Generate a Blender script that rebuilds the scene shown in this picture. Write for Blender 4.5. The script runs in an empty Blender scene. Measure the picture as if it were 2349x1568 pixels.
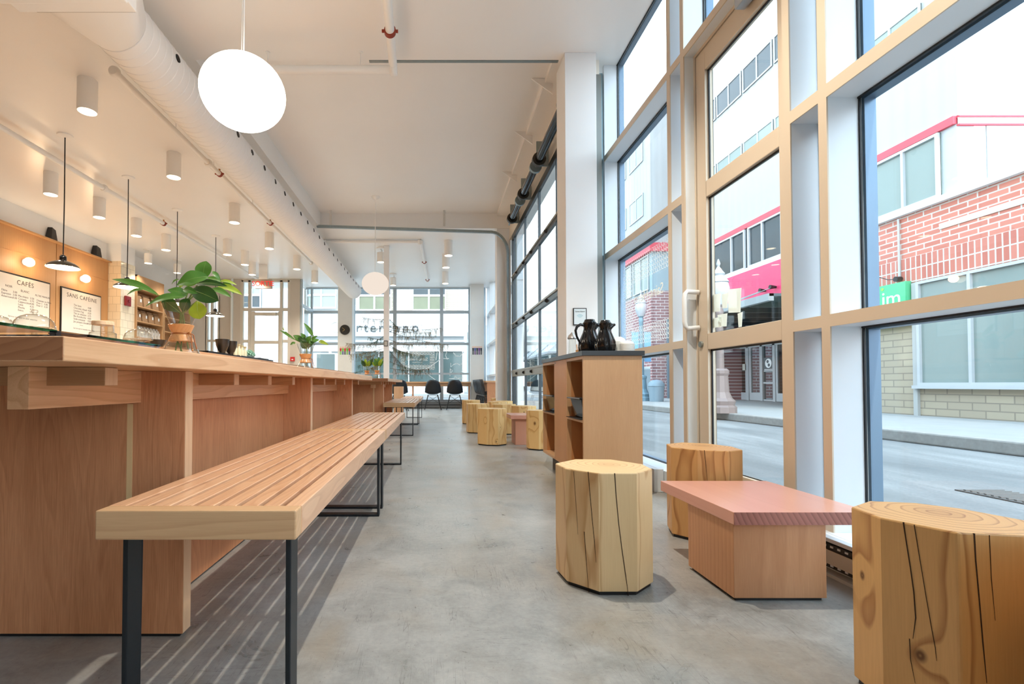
import bpy, bmesh, math, random
from mathutils import Vector, Matrix
C = bpy.context.scene.collection
R = random.Random(7)
PI = math.pi

# ---------------------------------------------------------------- camera
FPX = 1120.0; VX = 1000.0; VY = 881.0; PITCH = math.radians(1.2); H = 0.70
PY = VY - FPX * math.tan(PITCH)
cam_d = bpy.data.cameras.new('camera')
cam_d.sensor_fit = 'HORIZONTAL'; cam_d.sensor_width = 36.0
cam_d.lens = 36.0 * FPX / 2349.0
cam_d.shift_x = (1174.5 - VX) / 2349.0
cam_d.shift_y = (PY - 784.0) / 2349.0
cam_d.clip_start = 0.02; cam_d.clip_end = 400
cam = bpy.data.objects.new('camera', cam_d); C.objects.link(cam)
cam.location = (0, 0, H); cam.rotation_euler = (PI / 2 + PITCH, 0, 0)
bpy.context.scene.camera = cam

# ---------------------------------------------------------------- world, sun, exposure
SKY = 4.0; SUN = 2.2; LAMP = 2.6
world = bpy.data.worlds.new('world'); bpy.context.scene.world = world; world.use_nodes = True
wn = world.node_tree; wn.nodes.clear()
wo = wn.nodes.new('ShaderNodeOutputWorld'); wb = wn.nodes.new('ShaderNodeBackground')
wtc = wn.nodes.new('ShaderNodeTexCoord'); wsep = wn.nodes.new('ShaderNodeSeparateXYZ')
wr = wn.nodes.new('ShaderNodeValToRGB')
wr.color_ramp.elements[0].position = 0.0; wr.color_ramp.elements[0].color = (0.88, 0.945, 1.0, 1)
wr.color_ramp.elements[1].position = 0.7; wr.color_ramp.elements[1].color = (0.62, 0.82, 1.0, 1)
wn.links.new(wtc.outputs['Generated'], wsep.inputs[0]); wn.links.new(wsep.outputs['Z'], wr.inputs[0])
wn.links.new(wr.outputs[0], wb.inputs[0]); wb.inputs[1].default_value = SKY
wn.links.new(wb.outputs[0], wo.inputs[0])
sun_d = bpy.data.lights.new('sun', 'SUN'); sun_d.energy = SUN; sun_d.angle = math.radians(1.0); sun_d.color = (1.0, 0.93, 0.82)
sun = bpy.data.objects.new('sun', sun_d); C.objects.link(sun)
sun.location = (5, -10, 12); sun.rotation_euler = Vector((-0.06, 1.0, -0.5)).to_track_quat('-Z', 'Y').to_euler()
vs = bpy.context.scene.view_settings
vs.view_transform = 'Standard'; vs.look = 'None'; vs.gamma = 1.0; vs.exposure = 0.42; vs.use_curve_mapping = False

# ---------------------------------------------------------------- photo pixel -> world helpers
_c, _s = math.cos(PITCH), math.sin(PITCH)
def ray(u, v):
    y = -(v - PY) / FPX
    return Vector(((u - VX) / FPX, _c - _s * y, _s + _c * y))
def at(u, v, Y):
    r = ray(u, v); return Vector((0, 0, H)) + r * (Y / r.y)
def onX(u, v, X):
    r = ray(u, v); return Vector((0, 0, H)) + r * (X / r.x)
def onZ(u, v, Z):
    r = ray(u, v); return Vector((0, 0, H)) + r * ((Z - H) / r.z)

# ---------------------------------------------------------------- materials
def lin(c):
    c = c / 255.0
    return c / 12.92 if c <= 0.04045 else ((c + 0.055) / 1.055) ** 2.4
def rgb(r, g, b): return (lin(r), lin(g), lin(b), 1.0)
MATS = {}
class NT:
    def __init__(s, name):
        s.m = bpy.data.materials.new(name); s.m.use_nodes = True; s.t = s.m.node_tree; s.t.nodes.clear()
        s.out = s.n('ShaderNodeOutputMaterial')
    def n(s, typ, **kw):
        nd = s.t.nodes.new(typ)
        for k, v in kw.items(): setattr(nd, k, v)
        return nd
    def l(s, a, b): s.t.links.new(a, b)
    def bsdf(s, **kw):
        b = s.n('ShaderNodeBsdfPrincipled')
        for k, v in kw.items(): b.inputs[k.replace('_', ' ')].default_value = v
        s.l(b.outputs[0], s.out.inputs[0]); return b
    def math(s, op, a, b=None, c=None):
        nd = s.n('ShaderNodeMath', operation=op)
        for i, x in enumerate((a, b, c)):
            if x is None: continue
            if isinstance(x, (int, float)): nd.inputs[i].default_value = x
            else: s.l(x, nd.inputs[i])
        return nd.outputs[0]
    def mix(s, f, a, b, mode='MIX'):
        nd = s.n('ShaderNodeMix', data_type='RGBA', blend_type=mode)
        for i, x in ((0, f), (6, a), (7, b)):
            if isinstance(x, (int, float)): nd.inputs[i].default_value = x
            elif isinstance(x, tuple): nd.inputs[i].default_value = x
            else: s.l(x, nd.inputs[i])
        return nd.outputs[2]
    def ramp(s, f, stops):
        nd = s.n('ShaderNodeValToRGB'); e = nd.color_ramp.elements
        while len(e) < len(stops): e.new(0.5)
        for i, (p, c) in enumerate(stops): e[i].position = p; e[i].color = c
        s.l(f, nd.inputs[0]); return nd.outputs[0]
    def obj(s): return s.n('ShaderNodeTexCoord').outputs['Object']
    def noise(s, vec, scale, detail=3, rough=0.5, dist=0.0):
        nd = s.n('ShaderNodeTexNoise'); nd.inputs['Scale'].default_value = scale
        nd.inputs['Detail'].default_value = detail; nd.inputs['Roughness'].default_value = rough
        nd.inputs['Distortion'].default_value = dist; s.l(vec, nd.inputs['Vector']); return nd.outputs[0]
    def mapping(s, vec, scale=(1, 1, 1), loc=(0, 0, 0), rot=(0, 0, 0)):
        nd = s.n('ShaderNodeMapping'); nd.inputs['Scale'].default_value = scale
        nd.inputs['Location'].default_value = loc; nd.inputs['Rotation'].default_value = rot
        s.l(vec, nd.inputs['Vector']); return nd.outputs[0]
    def bump(s, b, h, strength=0.2, dist=0.002):
        nd = s.n('ShaderNodeBump'); nd.inputs['Strength'].default_value = strength; nd.inputs['Distance'].default_value = dist
        s.l(h, nd.inputs['Height']); s.l(nd.outputs[0], b.inputs['Normal'])

def plain(name, col, rough=0.5, metal=0.0, var=0.04, scale=6.0, bump=0.0, spec=None):
    if name in MATS: return MATS[name]
    t = NT(name); b = t.bsdf(Roughness=rough, Metallic=metal)
    n = t.noise(t.obj(), scale, 4)
    lo = tuple(c * (1 - var) for c in col[:3]) + (1,); hi = tuple(min(1, c * (1 + var)) for c in col[:3]) + (1,)
    t.l(t.mix(n, lo, hi), b.inputs['Base Color'])
    if bump: t.bump(b, t.noise(t.obj(), scale * 20, 2), bump)
    if spec is not None: b.inputs['Specular IOR Level'].default_value = spec
    MATS[name] = t.m; return t.m

def emit(name, col, strength):
    if name in MATS: return MATS[name]
    t = NT(name); e = t.n('ShaderNodeEmission'); e.inputs[0].default_value = col; e.inputs[1].default_value = strength
    t.l(e.outputs[0], t.out.inputs[0]); MATS[name] = t.m; return t.m

def glass(name, tint=(1, 1, 1, 1), ior=1.45, refl=1.0, rough=0.0, edge=None):
    if name in MATS: return MATS[name]
    t = NT(name); tr = t.n('ShaderNodeBsdfTransparent'); tr.inputs[0].default_value = tint
    if edge:
        lw = t.n('ShaderNodeLayerWeight'); lw.inputs[0].default_value = .5
        t.l(t.mix(t.math('POWER', lw.outputs['Facing'], 3.0), tint, edge), tr.inputs[0])
    g = t.n('ShaderNodeBsdfGlossy'); g.inputs['Roughness'].default_value = rough
    f = t.n('ShaderNodeFresnel'); gm = t.n('ShaderNodeNewGeometry')
    t.l(t.math('ADD', ior, t.math('MULTIPLY', gm.outputs['Backfacing'], 1.0 / ior - ior)), f.inputs[0])
    mx = t.n('ShaderNodeMixShader'); t.l(t.math('MULTIPLY', f.outputs[0], refl), mx.inputs[0])
    t.l(tr.outputs[0], mx.inputs[1]); t.l(g.outputs[0], mx.inputs[2]); t.l(mx.outputs[0], t.out.inputs[0])
    MATS[name] = t.m; return t.m

def wood(name, light, dark, axis='Z', freq=55.0, off=(0.35, 0.12), rough=0.42, contrast=1.0, warp=0.012, fine=0.35, coat=0.0, diag=False):
    """long-grain wood: rings seen far from the pith, running along one axis; each object takes its own offset"""
    if name in MATS: return MATS[name]
    t = NT(name); b = t.bsdf(Roughness=rough)
    sep = t.n('ShaderNodeSeparateXYZ'); t.l(t.obj(), sep.inputs[0])
    X, Y, Z = sep.outputs
    a, c, l = {'Z': (X, Y, Z), 'Y': (X, Z, Y), 'X': (Y, Z, X)}[axis]
    oi = t.n('ShaderNodeObjectInfo').outputs['Random']
    a = t.math('ADD', a, t.math('MULTIPLY', oi, 0.9)); c = t.math('ADD', c, t.math('MULTIPLY', oi, 0.37))
    cb = t.n('ShaderNodeCombineXYZ'); t.l(a, cb.inputs[0]); t.l(c, cb.inputs[1]); t.l(t.math('MULTIPLY', l, 0.12), cb.inputs[2])
    w = t.math('MULTIPLY', t.math('SUBTRACT', t.noise(cb.outputs[0], 9, 2), 0.5), warp * 8)
    ra = t.math('SUBTRACT', a, off[0]); rc = t.math('SUBTRACT', c, off[1])
    r = t.math('ADD', t.math('SQRT', t.math('ADD', t.math('MULTIPLY', ra, ra), t.math('MULTIPLY', rc, rc))), w)
    rings = t.math('FRACT', t.math('MULTIPLY', r, freq))
    f1 = t.n('ShaderNodeCombineXYZ'); t.l(a, f1.inputs[0]); t.l(c, f1.inputs[1]); t.l(t.math('MULTIPLY', l, 0.03), f1.inputs[2])
    fn = t.noise(f1.outputs[0], 420, 3, 0.6)
    big = t.noise(cb.outputs[0], 5, 2)
    g = t.ramp(rings, [(0.0, (0, 0, 0, 1)), (0.55, (0.35 * contrast,) * 3 + (1,)), (0.9, (0.85 * contrast,) * 3 + (1,)), (1.0, (0.1,) * 3 + (1,))])
    f = t.math('ADD', t.math('MULTIPLY', g, 0.55), t.math('MULTIPLY', t.math('SUBTRACT', fn, 0.42), fine * 2))
    f = t.math('ADD', f, t.math('MULTIPLY', t.math('SUBTRACT', big, 0.5), 0.9))
    f = t.math('ADD', f, t.math('MULTIPLY', t.math('SUBTRACT', oi, 0.5), 0.25))
    f.node.use_clamp = True
    t.l(t.mix(f, light, dark), b.inputs['Base Color'])
    t.bump(b, fn, 0.08, 0.001)
    if coat: b.inputs['Coat Weight'].default_value = coat; b.inputs['Coat Roughness'].default_value = 0.2
    MATS[name] = t.m; return t.m

def log_wood(name, light, dark, pith=(0.03, 0.02), freq=52.0, knots=(), side=None):
    """solid block cut round the pith: growth rings on top, cathedral grain and knots on the flats"""
    t = NT(name); b = t.bsdf(Roughness=0.42)
    P = t.obj(); sep = t.n('ShaderNodeSeparateXYZ'); t.l(P, sep.inputs[0]); X, Y, Z = sep.outputs
    cb = t.n('ShaderNodeCombineXYZ'); t.l(X, cb.inputs[0]); t.l(Y, cb.inputs[1]); t.l(t.math('MULTIPLY', Z, 0.32), cb.inputs[2])
    w = t.math('MULTIPLY', t.math('SUBTRACT', t.noise(cb.outputs[0], 7, 2), 0.5), 0.055)
    ra = t.math('SUBTRACT', X, pith[0]); rc = t.math('SUBTRACT', Y, pith[1])
    r = t.math('ADD', t.math('SQRT', t.math('ADD', t.math('MULTIPLY', ra, ra), t.math('MULTIPLY', rc, rc))), w)
    kcol = None
    for (kx, ky, kz, kr) in knots:
        d = t.n('ShaderNodeVectorMath', operation='DISTANCE'); m = t.mapping(P, (1, 1, 0.72), (0, 0, 0))
        t.l(m, d.inputs[0]); d.inputs[1].default_value = (kx, ky, kz * 0.72)
        dd = d.outputs['Value']
        e = t.math('EXPONENT', t.math('MULTIPLY', t.math('MULTIPLY', dd, dd), -1.0 / (kr * 2.6) ** 2))
        r = t.math('ADD', r, t.math('MULTIPLY', e, kr * 1.6))
        k = t.n('ShaderNodeMapRange'); k.inputs[1].default_value = kr; k.inputs[2].default_value = kr * 0.82
        t.l(dd, k.inputs[0])
        k2 = t.math('MULTIPLY', k.outputs[0], t.math('ADD', 0.55, t.math('MULTIPLY', t.math('SINE', t.math('MULTIPLY', dd, 5.0 / kr)), 0.35)))
        kcol = k2 if kcol is None else t.math('MAXIMUM', kcol, k2)
    rings = t.math('FRACT', t.math('MULTIPLY', r, freq))
    g = t.ramp(rings, [(0.0, (0.05,) * 3 + (1,)), (0.70, (0.14,) * 3 + (1,)), (0.92, (1.0,) * 3 + (1,)), (1.0, (0.1,) * 3 + (1,))])
    f1 = t.mapping(P, (1, 1, 0.04)); fn = t.noise(f1, 260, 3, 0.6)
    heart = t.n('ShaderNodeMapRange'); heart.inputs[1].default_value = 0.07; heart.inputs[2].default_value = 0.02
    t.l(r, heart.inputs[0])
    f = t.math('ADD', t.math('MULTIPLY', g, 0.8), t.math('MULTIPLY', t.math('SUBTRACT', fn, 0.45), 0.4))
    f = t.math('ADD', f, t.math('MULTIPLY', heart.outputs[0], 0.35)); f.node.use_clamp = True
    col = t.mix(f, light, dark)
    if kcol is not None: col = t.mix(kcol, col, rgb(92, 52, 22))
    t.l(col, b.inputs['Base Color']); t.bump(b, fn, 0.06, 0.001)
    MATS[name] = t.m; return t.m

def brick(name, c1, c2, mortar, w, h, plane='YZ', msize=0.012, rot=False, rough=0.8):
    if name in MATS: return MATS[name]
    t = NT(name); b = t.bsdf(Roughness=rough)
    sep = t.n('ShaderNodeSeparateXYZ'); t.l(t.obj(), sep.inputs[0]); X, Y, Z = sep.outputs
    cb = t.n('ShaderNodeCombineXYZ'); p, q = (Y, Z) if plane == 'YZ' else (X, Z)
    if rot: p, q = q, p
    t.l(p, cb.inputs[0]); t.l(q, cb.inputs[1])
    br = t.n('ShaderNodeTexBrick'); t.l(cb.outputs[0], br.inputs['Vector'])
    br.inputs['Color1'].default_value = c1; br.inputs['Color2'].default_value = c2; br.inputs['Mortar'].default_value = mortar
    br.inputs['Scale'].default_value = 1.0; br.inputs['Mortar Size'].default_value = msize
    br.inputs['Brick Width'].default_value = w; br.inputs['Row Height'].default_value = h
    if rot: br.offset = 0.0
    t.l(br.outputs[0], b.inputs['Base Color']); t.bump(b, br.outputs[1], -0.3, 0.004)
    MATS[name] = t.m; return t.m

# ---------------------------------------------------------------- mesh builder
class MB:
    def __init__(s): s.v = []; s.f = []
    def add(s, vs, fs):
        o = len(s.v); s.v += [tuple(v) for v in vs]; s.f += [tuple(i + o for i in f) for f in fs]; return s
    def box(s, x0, x1, y0, y1, z0, z1):
        return s.add([(x0, y0, z0), (x1, y0, z0), (x1, y1, z0), (x0, y1, z0), (x0, y0, z1), (x1, y0, z1), (x1, y1, z1), (x0, y1, z1)],
                     [(0, 3, 2, 1), (4, 5, 6, 7), (0, 1, 5, 4), (1, 2, 6, 5), (2, 3, 7, 6), (3, 0, 4, 7)])
    def prism(s, bot, top):
        n = len(bot)
        return s.add(list(bot) + list(top), [tuple(range(n - 1, -1, -1)), tuple(range(n, 2 * n))] + [(i, (i + 1) % n, n + (i + 1) % n, n + i) for i in range(n)])
    def quad(s, a, b, c, d): return s.add([a, b, c, d], [(0, 1, 2, 3)])
    def tube(s, pts, r, n=10, cap=True):
        pts = [Vector(p) for p in pts]; rs = r if isinstance(r, (list, tuple)) else [r] * len(pts)
        vs = []; up = None
        for i, p in enumerate(pts):
            d = (pts[min(i + 1, len(pts) - 1)] - pts[max(i - 1, 0)]).normalized()
            if up is None:
                up = Vector((0, 0, 1)) if abs(d.z) < 0.9 else Vector((1, 0, 0))
            a = d.cross(up).normalized(); b = a.cross(d).normalized(); up = b
            for k in range(n):
                t = 2 * PI * k / n; vs.append(p + (a * math.cos(t) + b * math.sin(t)) * rs[i])
        fs = []
        for i in range(len(pts) - 1):
            for k in range(n):
                fs.append((i * n + k, i * n + (k + 1) % n, (i + 1) * n + (k + 1) % n, (i + 1) * n + k))
        if cap: fs.append(tuple(range(n - 1, -1, -1))); fs.append(tuple((len(pts) - 1) * n + k for k in range(n)))
        return s.add(vs, fs)
    def lathe(s, prof, c=(0, 0, 0), n=24, sx=1.0, cap=True, swirl=0.0, flute=0.0, nf=8):
        """prof: (radius, z) pairs"""
        vs = []
        for j, (r, z) in enumerate(prof):
            for k in range(n):
                t = 2 * PI * k / n
                rr = r * (1 + flute * math.sin(nf * t + swirl * z))
                vs.append((c[0] + rr * math.cos(t) * sx, c[1] + rr * math.sin(t), c[2] + z))
        fs = []
        for j in range(len(prof) - 1):
            for k in range(n):
                fs.append((j * n + k, j * n + (k + 1) % n, (j + 1) * n + (k + 1) % n, (j + 1) * n + k))
        if cap:
            if prof[0][0] > 1e-4: fs.append(tuple(range(n - 1, -1, -1)))
            if prof[-1][0] > 1e-4: fs.append(tuple((len(prof) - 1) * n + k for k in range(n)))
        return s.add(vs, fs)
    def obj(s, name, mat, parent=None, smooth=False, bevel=0.0, kind=None, label=None):
        off = Vector((0, 0, 0)); p = parent
        while p is not None: off += p.location; p = p.parent
        me = bpy.data.meshes.new(name)
        me.from_pydata([tuple(Vector(v) - off) for v in s.v], [], s.f)
        bm = bmesh.new(); bm.from_mesh(me); bmesh.ops.remove_doubles(bm, verts=bm.verts, dist=1e-6)
        bmesh.ops.recalc_face_normals(bm, faces=bm.faces); bm.to_mesh(me); bm.free()
        me.materials.append(mat)
        if smooth:
            for pl in me.polygons: pl.use_smooth = True
        o = bpy.data.objects.new(name, me); C.objects.link(o)
        if parent is not None: o.parent = parent
        if bevel:
            m = o.modifiers.new('bevel', 'BEVEL'); m.width = bevel; m.segments = 2; m.limit_method = 'ANGLE'; m.angle_limit = math.radians(50)
        if smooth:
            try: me.set_sharp_from_angle(angle=math.radians(40))
            except Exception: pass
        if kind: o['kind'] = kind
        if label: o['label'] = label
        return o

def thing(name, label, cat, loc=(0, 0, 0), group=None, kind=None):
    o = bpy.data.objects.new(name, None); C.objects.link(o); o.location = loc; o.empty_display_size = 0.1
    return tag(o, label, cat, group, kind)
def tag(o, label=None, cat=None, group=None, kind=None):
    if label: o['label'] = label
    if cat: o['category'] = cat
    if group: o['group'] = group
    if kind: o['kind'] = kind
    return o
def struct(name, loc=(0, 0, 0), label=None, cat=None):
    o = bpy.data.objects.new(name, None); C.objects.link(o); o.location = loc; o.empty_display_size = 0.1; o['kind'] = 'structure'
    return tag(o, label, cat)
def kids(o): return [x for x in C.objects if x.parent == o]
def dup(root, loc, rz=0.0, label=None, group=None, scale=None):
    def cp(o, par):
        c = o.copy(); C.objects.link(c); c.parent = par
        for k in list(kids(o)): cp(k, c)
        return c
    r = cp(root, None); r.location = loc; r.rotation_euler = (0, 0, rz)
    if scale: r.scale = (scale,) * 3
    if label: r['label'] = label
    if group: r['group'] = group
    return r
_tc = {}
def text(name, s, mat, parent, origin, ux, uy, size, depth=0.002, mirror=False, align='CENTER', sp=1.0):
    """flat lettering turned into a mesh; origin = centre, ux / uy = writing and up directions"""
    cu = bpy.data.curves.new('lettering', 'FONT'); cu.body = s; cu.size = size; cu.extrude = depth; cu.align_x = align; cu.align_y = 'CENTER'; cu.space_character = sp
    cu.resolution_u = 3
    ob = bpy.data.objects.new('lettering', cu); C.objects.link(ob)
    dg = bpy.context.evaluated_depsgraph_get(); me = bpy.data.meshes.new_from_object(ob.evaluated_get(dg))
    C.objects.unlink(ob); bpy.data.objects.remove(ob); bpy.data.curves.remove(cu)
    ux = Vector(ux).normalized(); uy = Vector(uy).normalized(); uz = ux.cross(uy)
    off = Vector((0, 0, 0)); p = parent
    while p is not None: off += p.location; p = p.parent
    for v in me.vertices:
        x = -v.co.x if mirror else v.co.x
        v.co = Vector(origin) + ux * x + uy * v.co.y + uz * v.co.z - off
    me.materials.clear(); me.materials.append(mat)
    o = bpy.data.objects.new(name, me); C.objects.link(o); o.parent = parent
    return o
def light(name, typ, loc, energy, col, parent=None, **kw):
    d = bpy.data.lights.new(name, typ); d.energy = energy; d.color = col
    for k, v in kw.items(): setattr(d, k, v)
    o = bpy.data.objects.new(name, d); C.objects.link(o)
    off = Vector((0, 0, 0)); p = parent
    while p is not None: off += p.location; p = p.parent
    o.location = Vector(loc) - off
    if parent: o.parent = parent
    return o

# ---------------------------------------------------------------- the palette
WHITE = plain('white_paint', rgb(242, 243, 243), 0.55, var=0.01)
def ceiling_mat():
    t = NT('glossy_ceiling_paint'); b = t.bsdf(Roughness=0.3)
    n = t.noise(t.obj(), 1.2, 3)
    t.l(t.mix(n, rgb(242, 239, 235), rgb(248, 246, 243)), b.inputs['Base Color'])
    b.inputs['Specular IOR Level'].default_value = 0.6
    t.bump(b, t.noise(t.mapping(t.obj(), (30, 1.5, 1)), 1.0, 2), 0.12, 0.003); return t.m
CEIL = ceiling_mat()
def concrete():
    t = NT('polished_concrete'); b = t.bsdf(Roughness=0.4)
    P = t.obj()
    n1 = t.noise(P, 1.1, 5, 0.6, 0.6); n2 = t.noise(P, 7, 6, 0.65, 0.8); n3 = t.noise(P, 60, 4, 0.7)
    f = t.math('ADD', t.math('MULTIPLY', n1, 0.55), t.math('ADD', t.math('MULTIPLY', n2, 0.45), t.math('MULTIPLY', n3, 0.22)))
    col = t.ramp(f, [(0.38, rgb(100, 100, 97)), (0.52, rgb(134, 134, 130)), (0.66, rgb(158, 157, 153)), (0.85, rgb(184, 182, 177))])
    warm = t.ramp(t.noise(P, 2.3, 3, 0.5, 1.0), [(0.5, (0, 0, 0, 1)), (0.75, (0.5,) * 3 + (1,))])
    col = t.mix(warm, col, rgb(156, 142, 122))
    for k, (sc, ro, st) in enumerate((((40, 2.2, 1), 0.6, 0.55), ((2.5, 34, 1), -0.4, 0.5), ((30, 3.0, 1), 2.0, 0.5), ((46, 3.5, 1), 1.2, 0.45))):
        m = t.mapping(P, sc, (k * 3.1, k, 0), (0, 0, ro)); s = t.noise(m, 1.0, 2, 0.5, 0.9)
        msk = t.noise(P, 1.6 + k * 0.5, 2)
        line = t.ramp(s, [(0.492, (0, 0, 0, 1)), (0.5, (1, 1, 1, 1)), (0.508, (0, 0, 0, 1))])
        mk = t.ramp(msk, [(0.48, (0, 0, 0, 1)), (0.62, (st,) * 3 + (1,))])
        col = t.mix(t.math('MULTIPLY', line, mk), col, rgb(70, 68, 64))
    sp = t.ramp(t.noise(P, 130, 1), [(0.24, (1, 1, 1, 1)), (0.28, (0, 0, 0, 1))])
    col = t.mix(t.math('MULTIPLY', sp, 0.5), col, rgb(90, 86, 80))
    t.l(col, b.inputs['Base Color'])
    t.l(t.ramp(n2, [(0.3, (0.26,) * 3 + (1,)), (0.7, (0.42,) * 3 + (1,))]), b.inputs['Roughness'])
    t.bump(b, n3, 0.06, 0.002); return t.m
FLOOR = concrete()
FIRV = wood('vertical_grain_fir', rgb(212, 150, 106), rgb(162, 98, 60), 'Z', 30, (0.5, 3.2), 0.45, 0.5, 0.05, 0.55)
FIRV2 = wood('pale_fir_panel', rgb(222, 184, 146), rgb(190, 144, 104), 'Z', 30, (0.5, 3.2), 0.45, 0.5, 0.03, 0.4)
FIRY = wood('long_grain_fir', rgb(228, 182, 138), rgb(192, 136, 92), 'Y', 60, (0.28, 0.9), 0.4, 0.9, 0.014, 0.3, coat=0.15)
FIREND = wood('fir_end_grain', rgb(160, 106, 70), rgb(118, 70, 42), 'Y', 60, (0.9, -0.9), 0.5, 0.9, 0.004, 0.1)
SLAT = wood('bench_slat_fir', rgb(232, 184, 144), rgb(196, 138, 96), 'Y', 75, (0.12, 0.6), 0.3, 1.0, 0.02, 0.25, coat=0.3)
SLATE = wood('bench_end_fir', rgb(214, 172, 128), rgb(182, 134, 92), 'X', 60, (0.12, 0.9), 0.4, 0.8, 0.012, 0.3, coat=0.15)
BLACKM = plain('blackened_steel', rgb(44, 48, 52), 0.42, 0.6)
GREYM = plain('galvanised_steel', rgb(150, 162, 164), 0.4, 0.75, var=0.15, scale=30)
TAN = plain('warm_tinted_aluminium', rgb(212, 197, 176), 0.42, 0.15, var=0.02)  # lamp warmth painted into the aluminium's colour
ALU = plain('cool_tinted_aluminium', rgb(226, 233, 238), 0.45, 0.1, var=0.02)  # cool daylight cast painted into the same aluminium
ALUW = plain('pale_painted_aluminium', rgb(200, 205, 208), 0.45, 0.1, var=0.02)
GASK = plain('black_gasket_rubber', rgb(24, 28, 34), 0.5)
STOP = plain('blue_grey_glazing_stop', rgb(96, 120, 142), 0.35, 0.5)
WGLASS = glass('window_glass', (0.97, 0.99, 0.99, 1), 1.4, 0.8)
TGLASS = glass('clear_tableware_glass', (0.94, 0.955, 0.94, 1), 1.5, 1.7, 0.02, (0.42, 0.44, 0.40, 1))
EDGEG = glass('green_glass_edge', (0.25, 0.62, 0.52, 1), 1.5, 1.0)
BLACK = plain('black_plastic', rgb(20, 20, 22), 0.35)
GBLACK = plain('glossy_black', rgb(12, 12, 14), 0.08)
RED = plain('red_enamel', rgb(190, 24, 32), 0.35)
WARMW = (1.0, 0.72, 0.42)
# ================================================================ THE ROOM
ZC = 3.56; ZB = 3.84; XW = 1.5; XG = 1.625; YF = 14.45; XL = -6.69; YV = 13.2; YR = -3.2
m = MB().box(XL - 0.2, XG + 0.05, YR - 0.2, YF + 0.05, -0.15, 0); m.obj('floor', FLOOR, kind='structure')
# ceiling: flat slab with a raised bay between two beams
m = MB()
BX0, BX1, BY0, BY1 = -2.12, 1.38, 4.25, 8.9
m.box(XL - 0.2, XG + 0.05, YR - 0.2, BY0, ZC, ZC + 0.5)
m.box(XL - 0.2, XG + 0.05, BY1, YF + 0.1, ZC, ZC + 0.5)
m.box(XL - 0.2, BX0, BY0, BY1, ZC, ZC + 0.5)
m.box(BX1, XG + 0.05, BY0, BY1, ZC, ZC + 0.5)
m.box(BX0, BX1, BY0, BY1, ZB, ZC + 0.5)
m.box(1.12, BX1, BY0, BY1, ZB - 0.05, ZB)
for y in (4.95, 6.0, 7.15):       # bracket plates fixed to the bay ceiling beside the door springs
    m.add([(0.98, y, ZB - .001), (1.2, y, ZB - .001), (1.2, y, ZB - 0.16), (0.98, y + .012, ZB - .001), (1.2, y + .012, ZB - .001), (1.2, y + .012, ZB - 0.16)],
          [(0, 1, 2), (5, 4, 3), (0, 3, 4, 1), (1, 4, 5, 2), (2, 5, 3, 0)])
m.obj('ceiling', CEIL, kind='structure')
MB().box(XL - 0.2, XL, YR - .2, YF, 0, ZC).obj('wall_left', WHITE, kind='structure')
MB().box(XL, XG + .05, YR - 0.2, YR, 0, ZC).obj('wall_rear', plain('rear_wall_paint', rgb(205, 200, 192), 0.6), kind='structure')

# ---- columns
def column(name, x0, x1, y0, y1, z1, mat=WHITE):
    return MB().box(x0, x1, y0, y1, 0, z1).obj(name, mat, bevel=0.004, kind='structure')
column('trim_1', 1.11, 1.38, 4.15, 4.44, ZC)
column('trim_2', 1.12, 1.375, 8.92, 9.2, ZC)
for o, u0, u1, Y, nm in ((0, 775, 808, 13.9, 'trim_3'), (1, 1080, 1110, 13.9, 'trim_4')):
    column(nm, at(u0, 700, Y).x, at(u1, 700, Y).x, Y, Y + 0.35, ZC, plain('far_column_paint', rgb(222, 222, 218), 0.55))
column('trim_5', at(880, 700, 10.0).x, at(892.5, 700, 10.0).x, 10.0, 10.1, ZC)
# tiled pier beside the bar shelving
TILE = brick('cream_wall_tile', rgb(228, 212, 184), rgb(222, 205, 176), rgb(196, 180, 152), 0.155, 0.155, 'XZ', 0.004, rough=0.12)
TILEY = brick('cream_wall_tile_side', rgb(222, 214, 194), rgb(228, 220, 202), rgb(186, 178, 160), 0.155, 0.155, 'YZ', 0.004, rough=0.1)
xa, ya = at(276, 700, 9.86).x, 9.86
MB().box(XL, xa, ya, 10.32, 3.2, ZC).obj('trim_6', WHITE, kind='structure')
t = thing('tiled_pier', 'pier clad in small cream square tiles beside the coffee shelving', 'pier', (xa, ya, 0), kind='structure')
MB().box(XL, xa, ya, 10.3, 0, 3.2).obj('tile_cladding', TILE, t)
MB().box(xa, xa + 0.006, ya, 10.32, 0, 3.2).obj('tile_side', TILEY, t)

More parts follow.
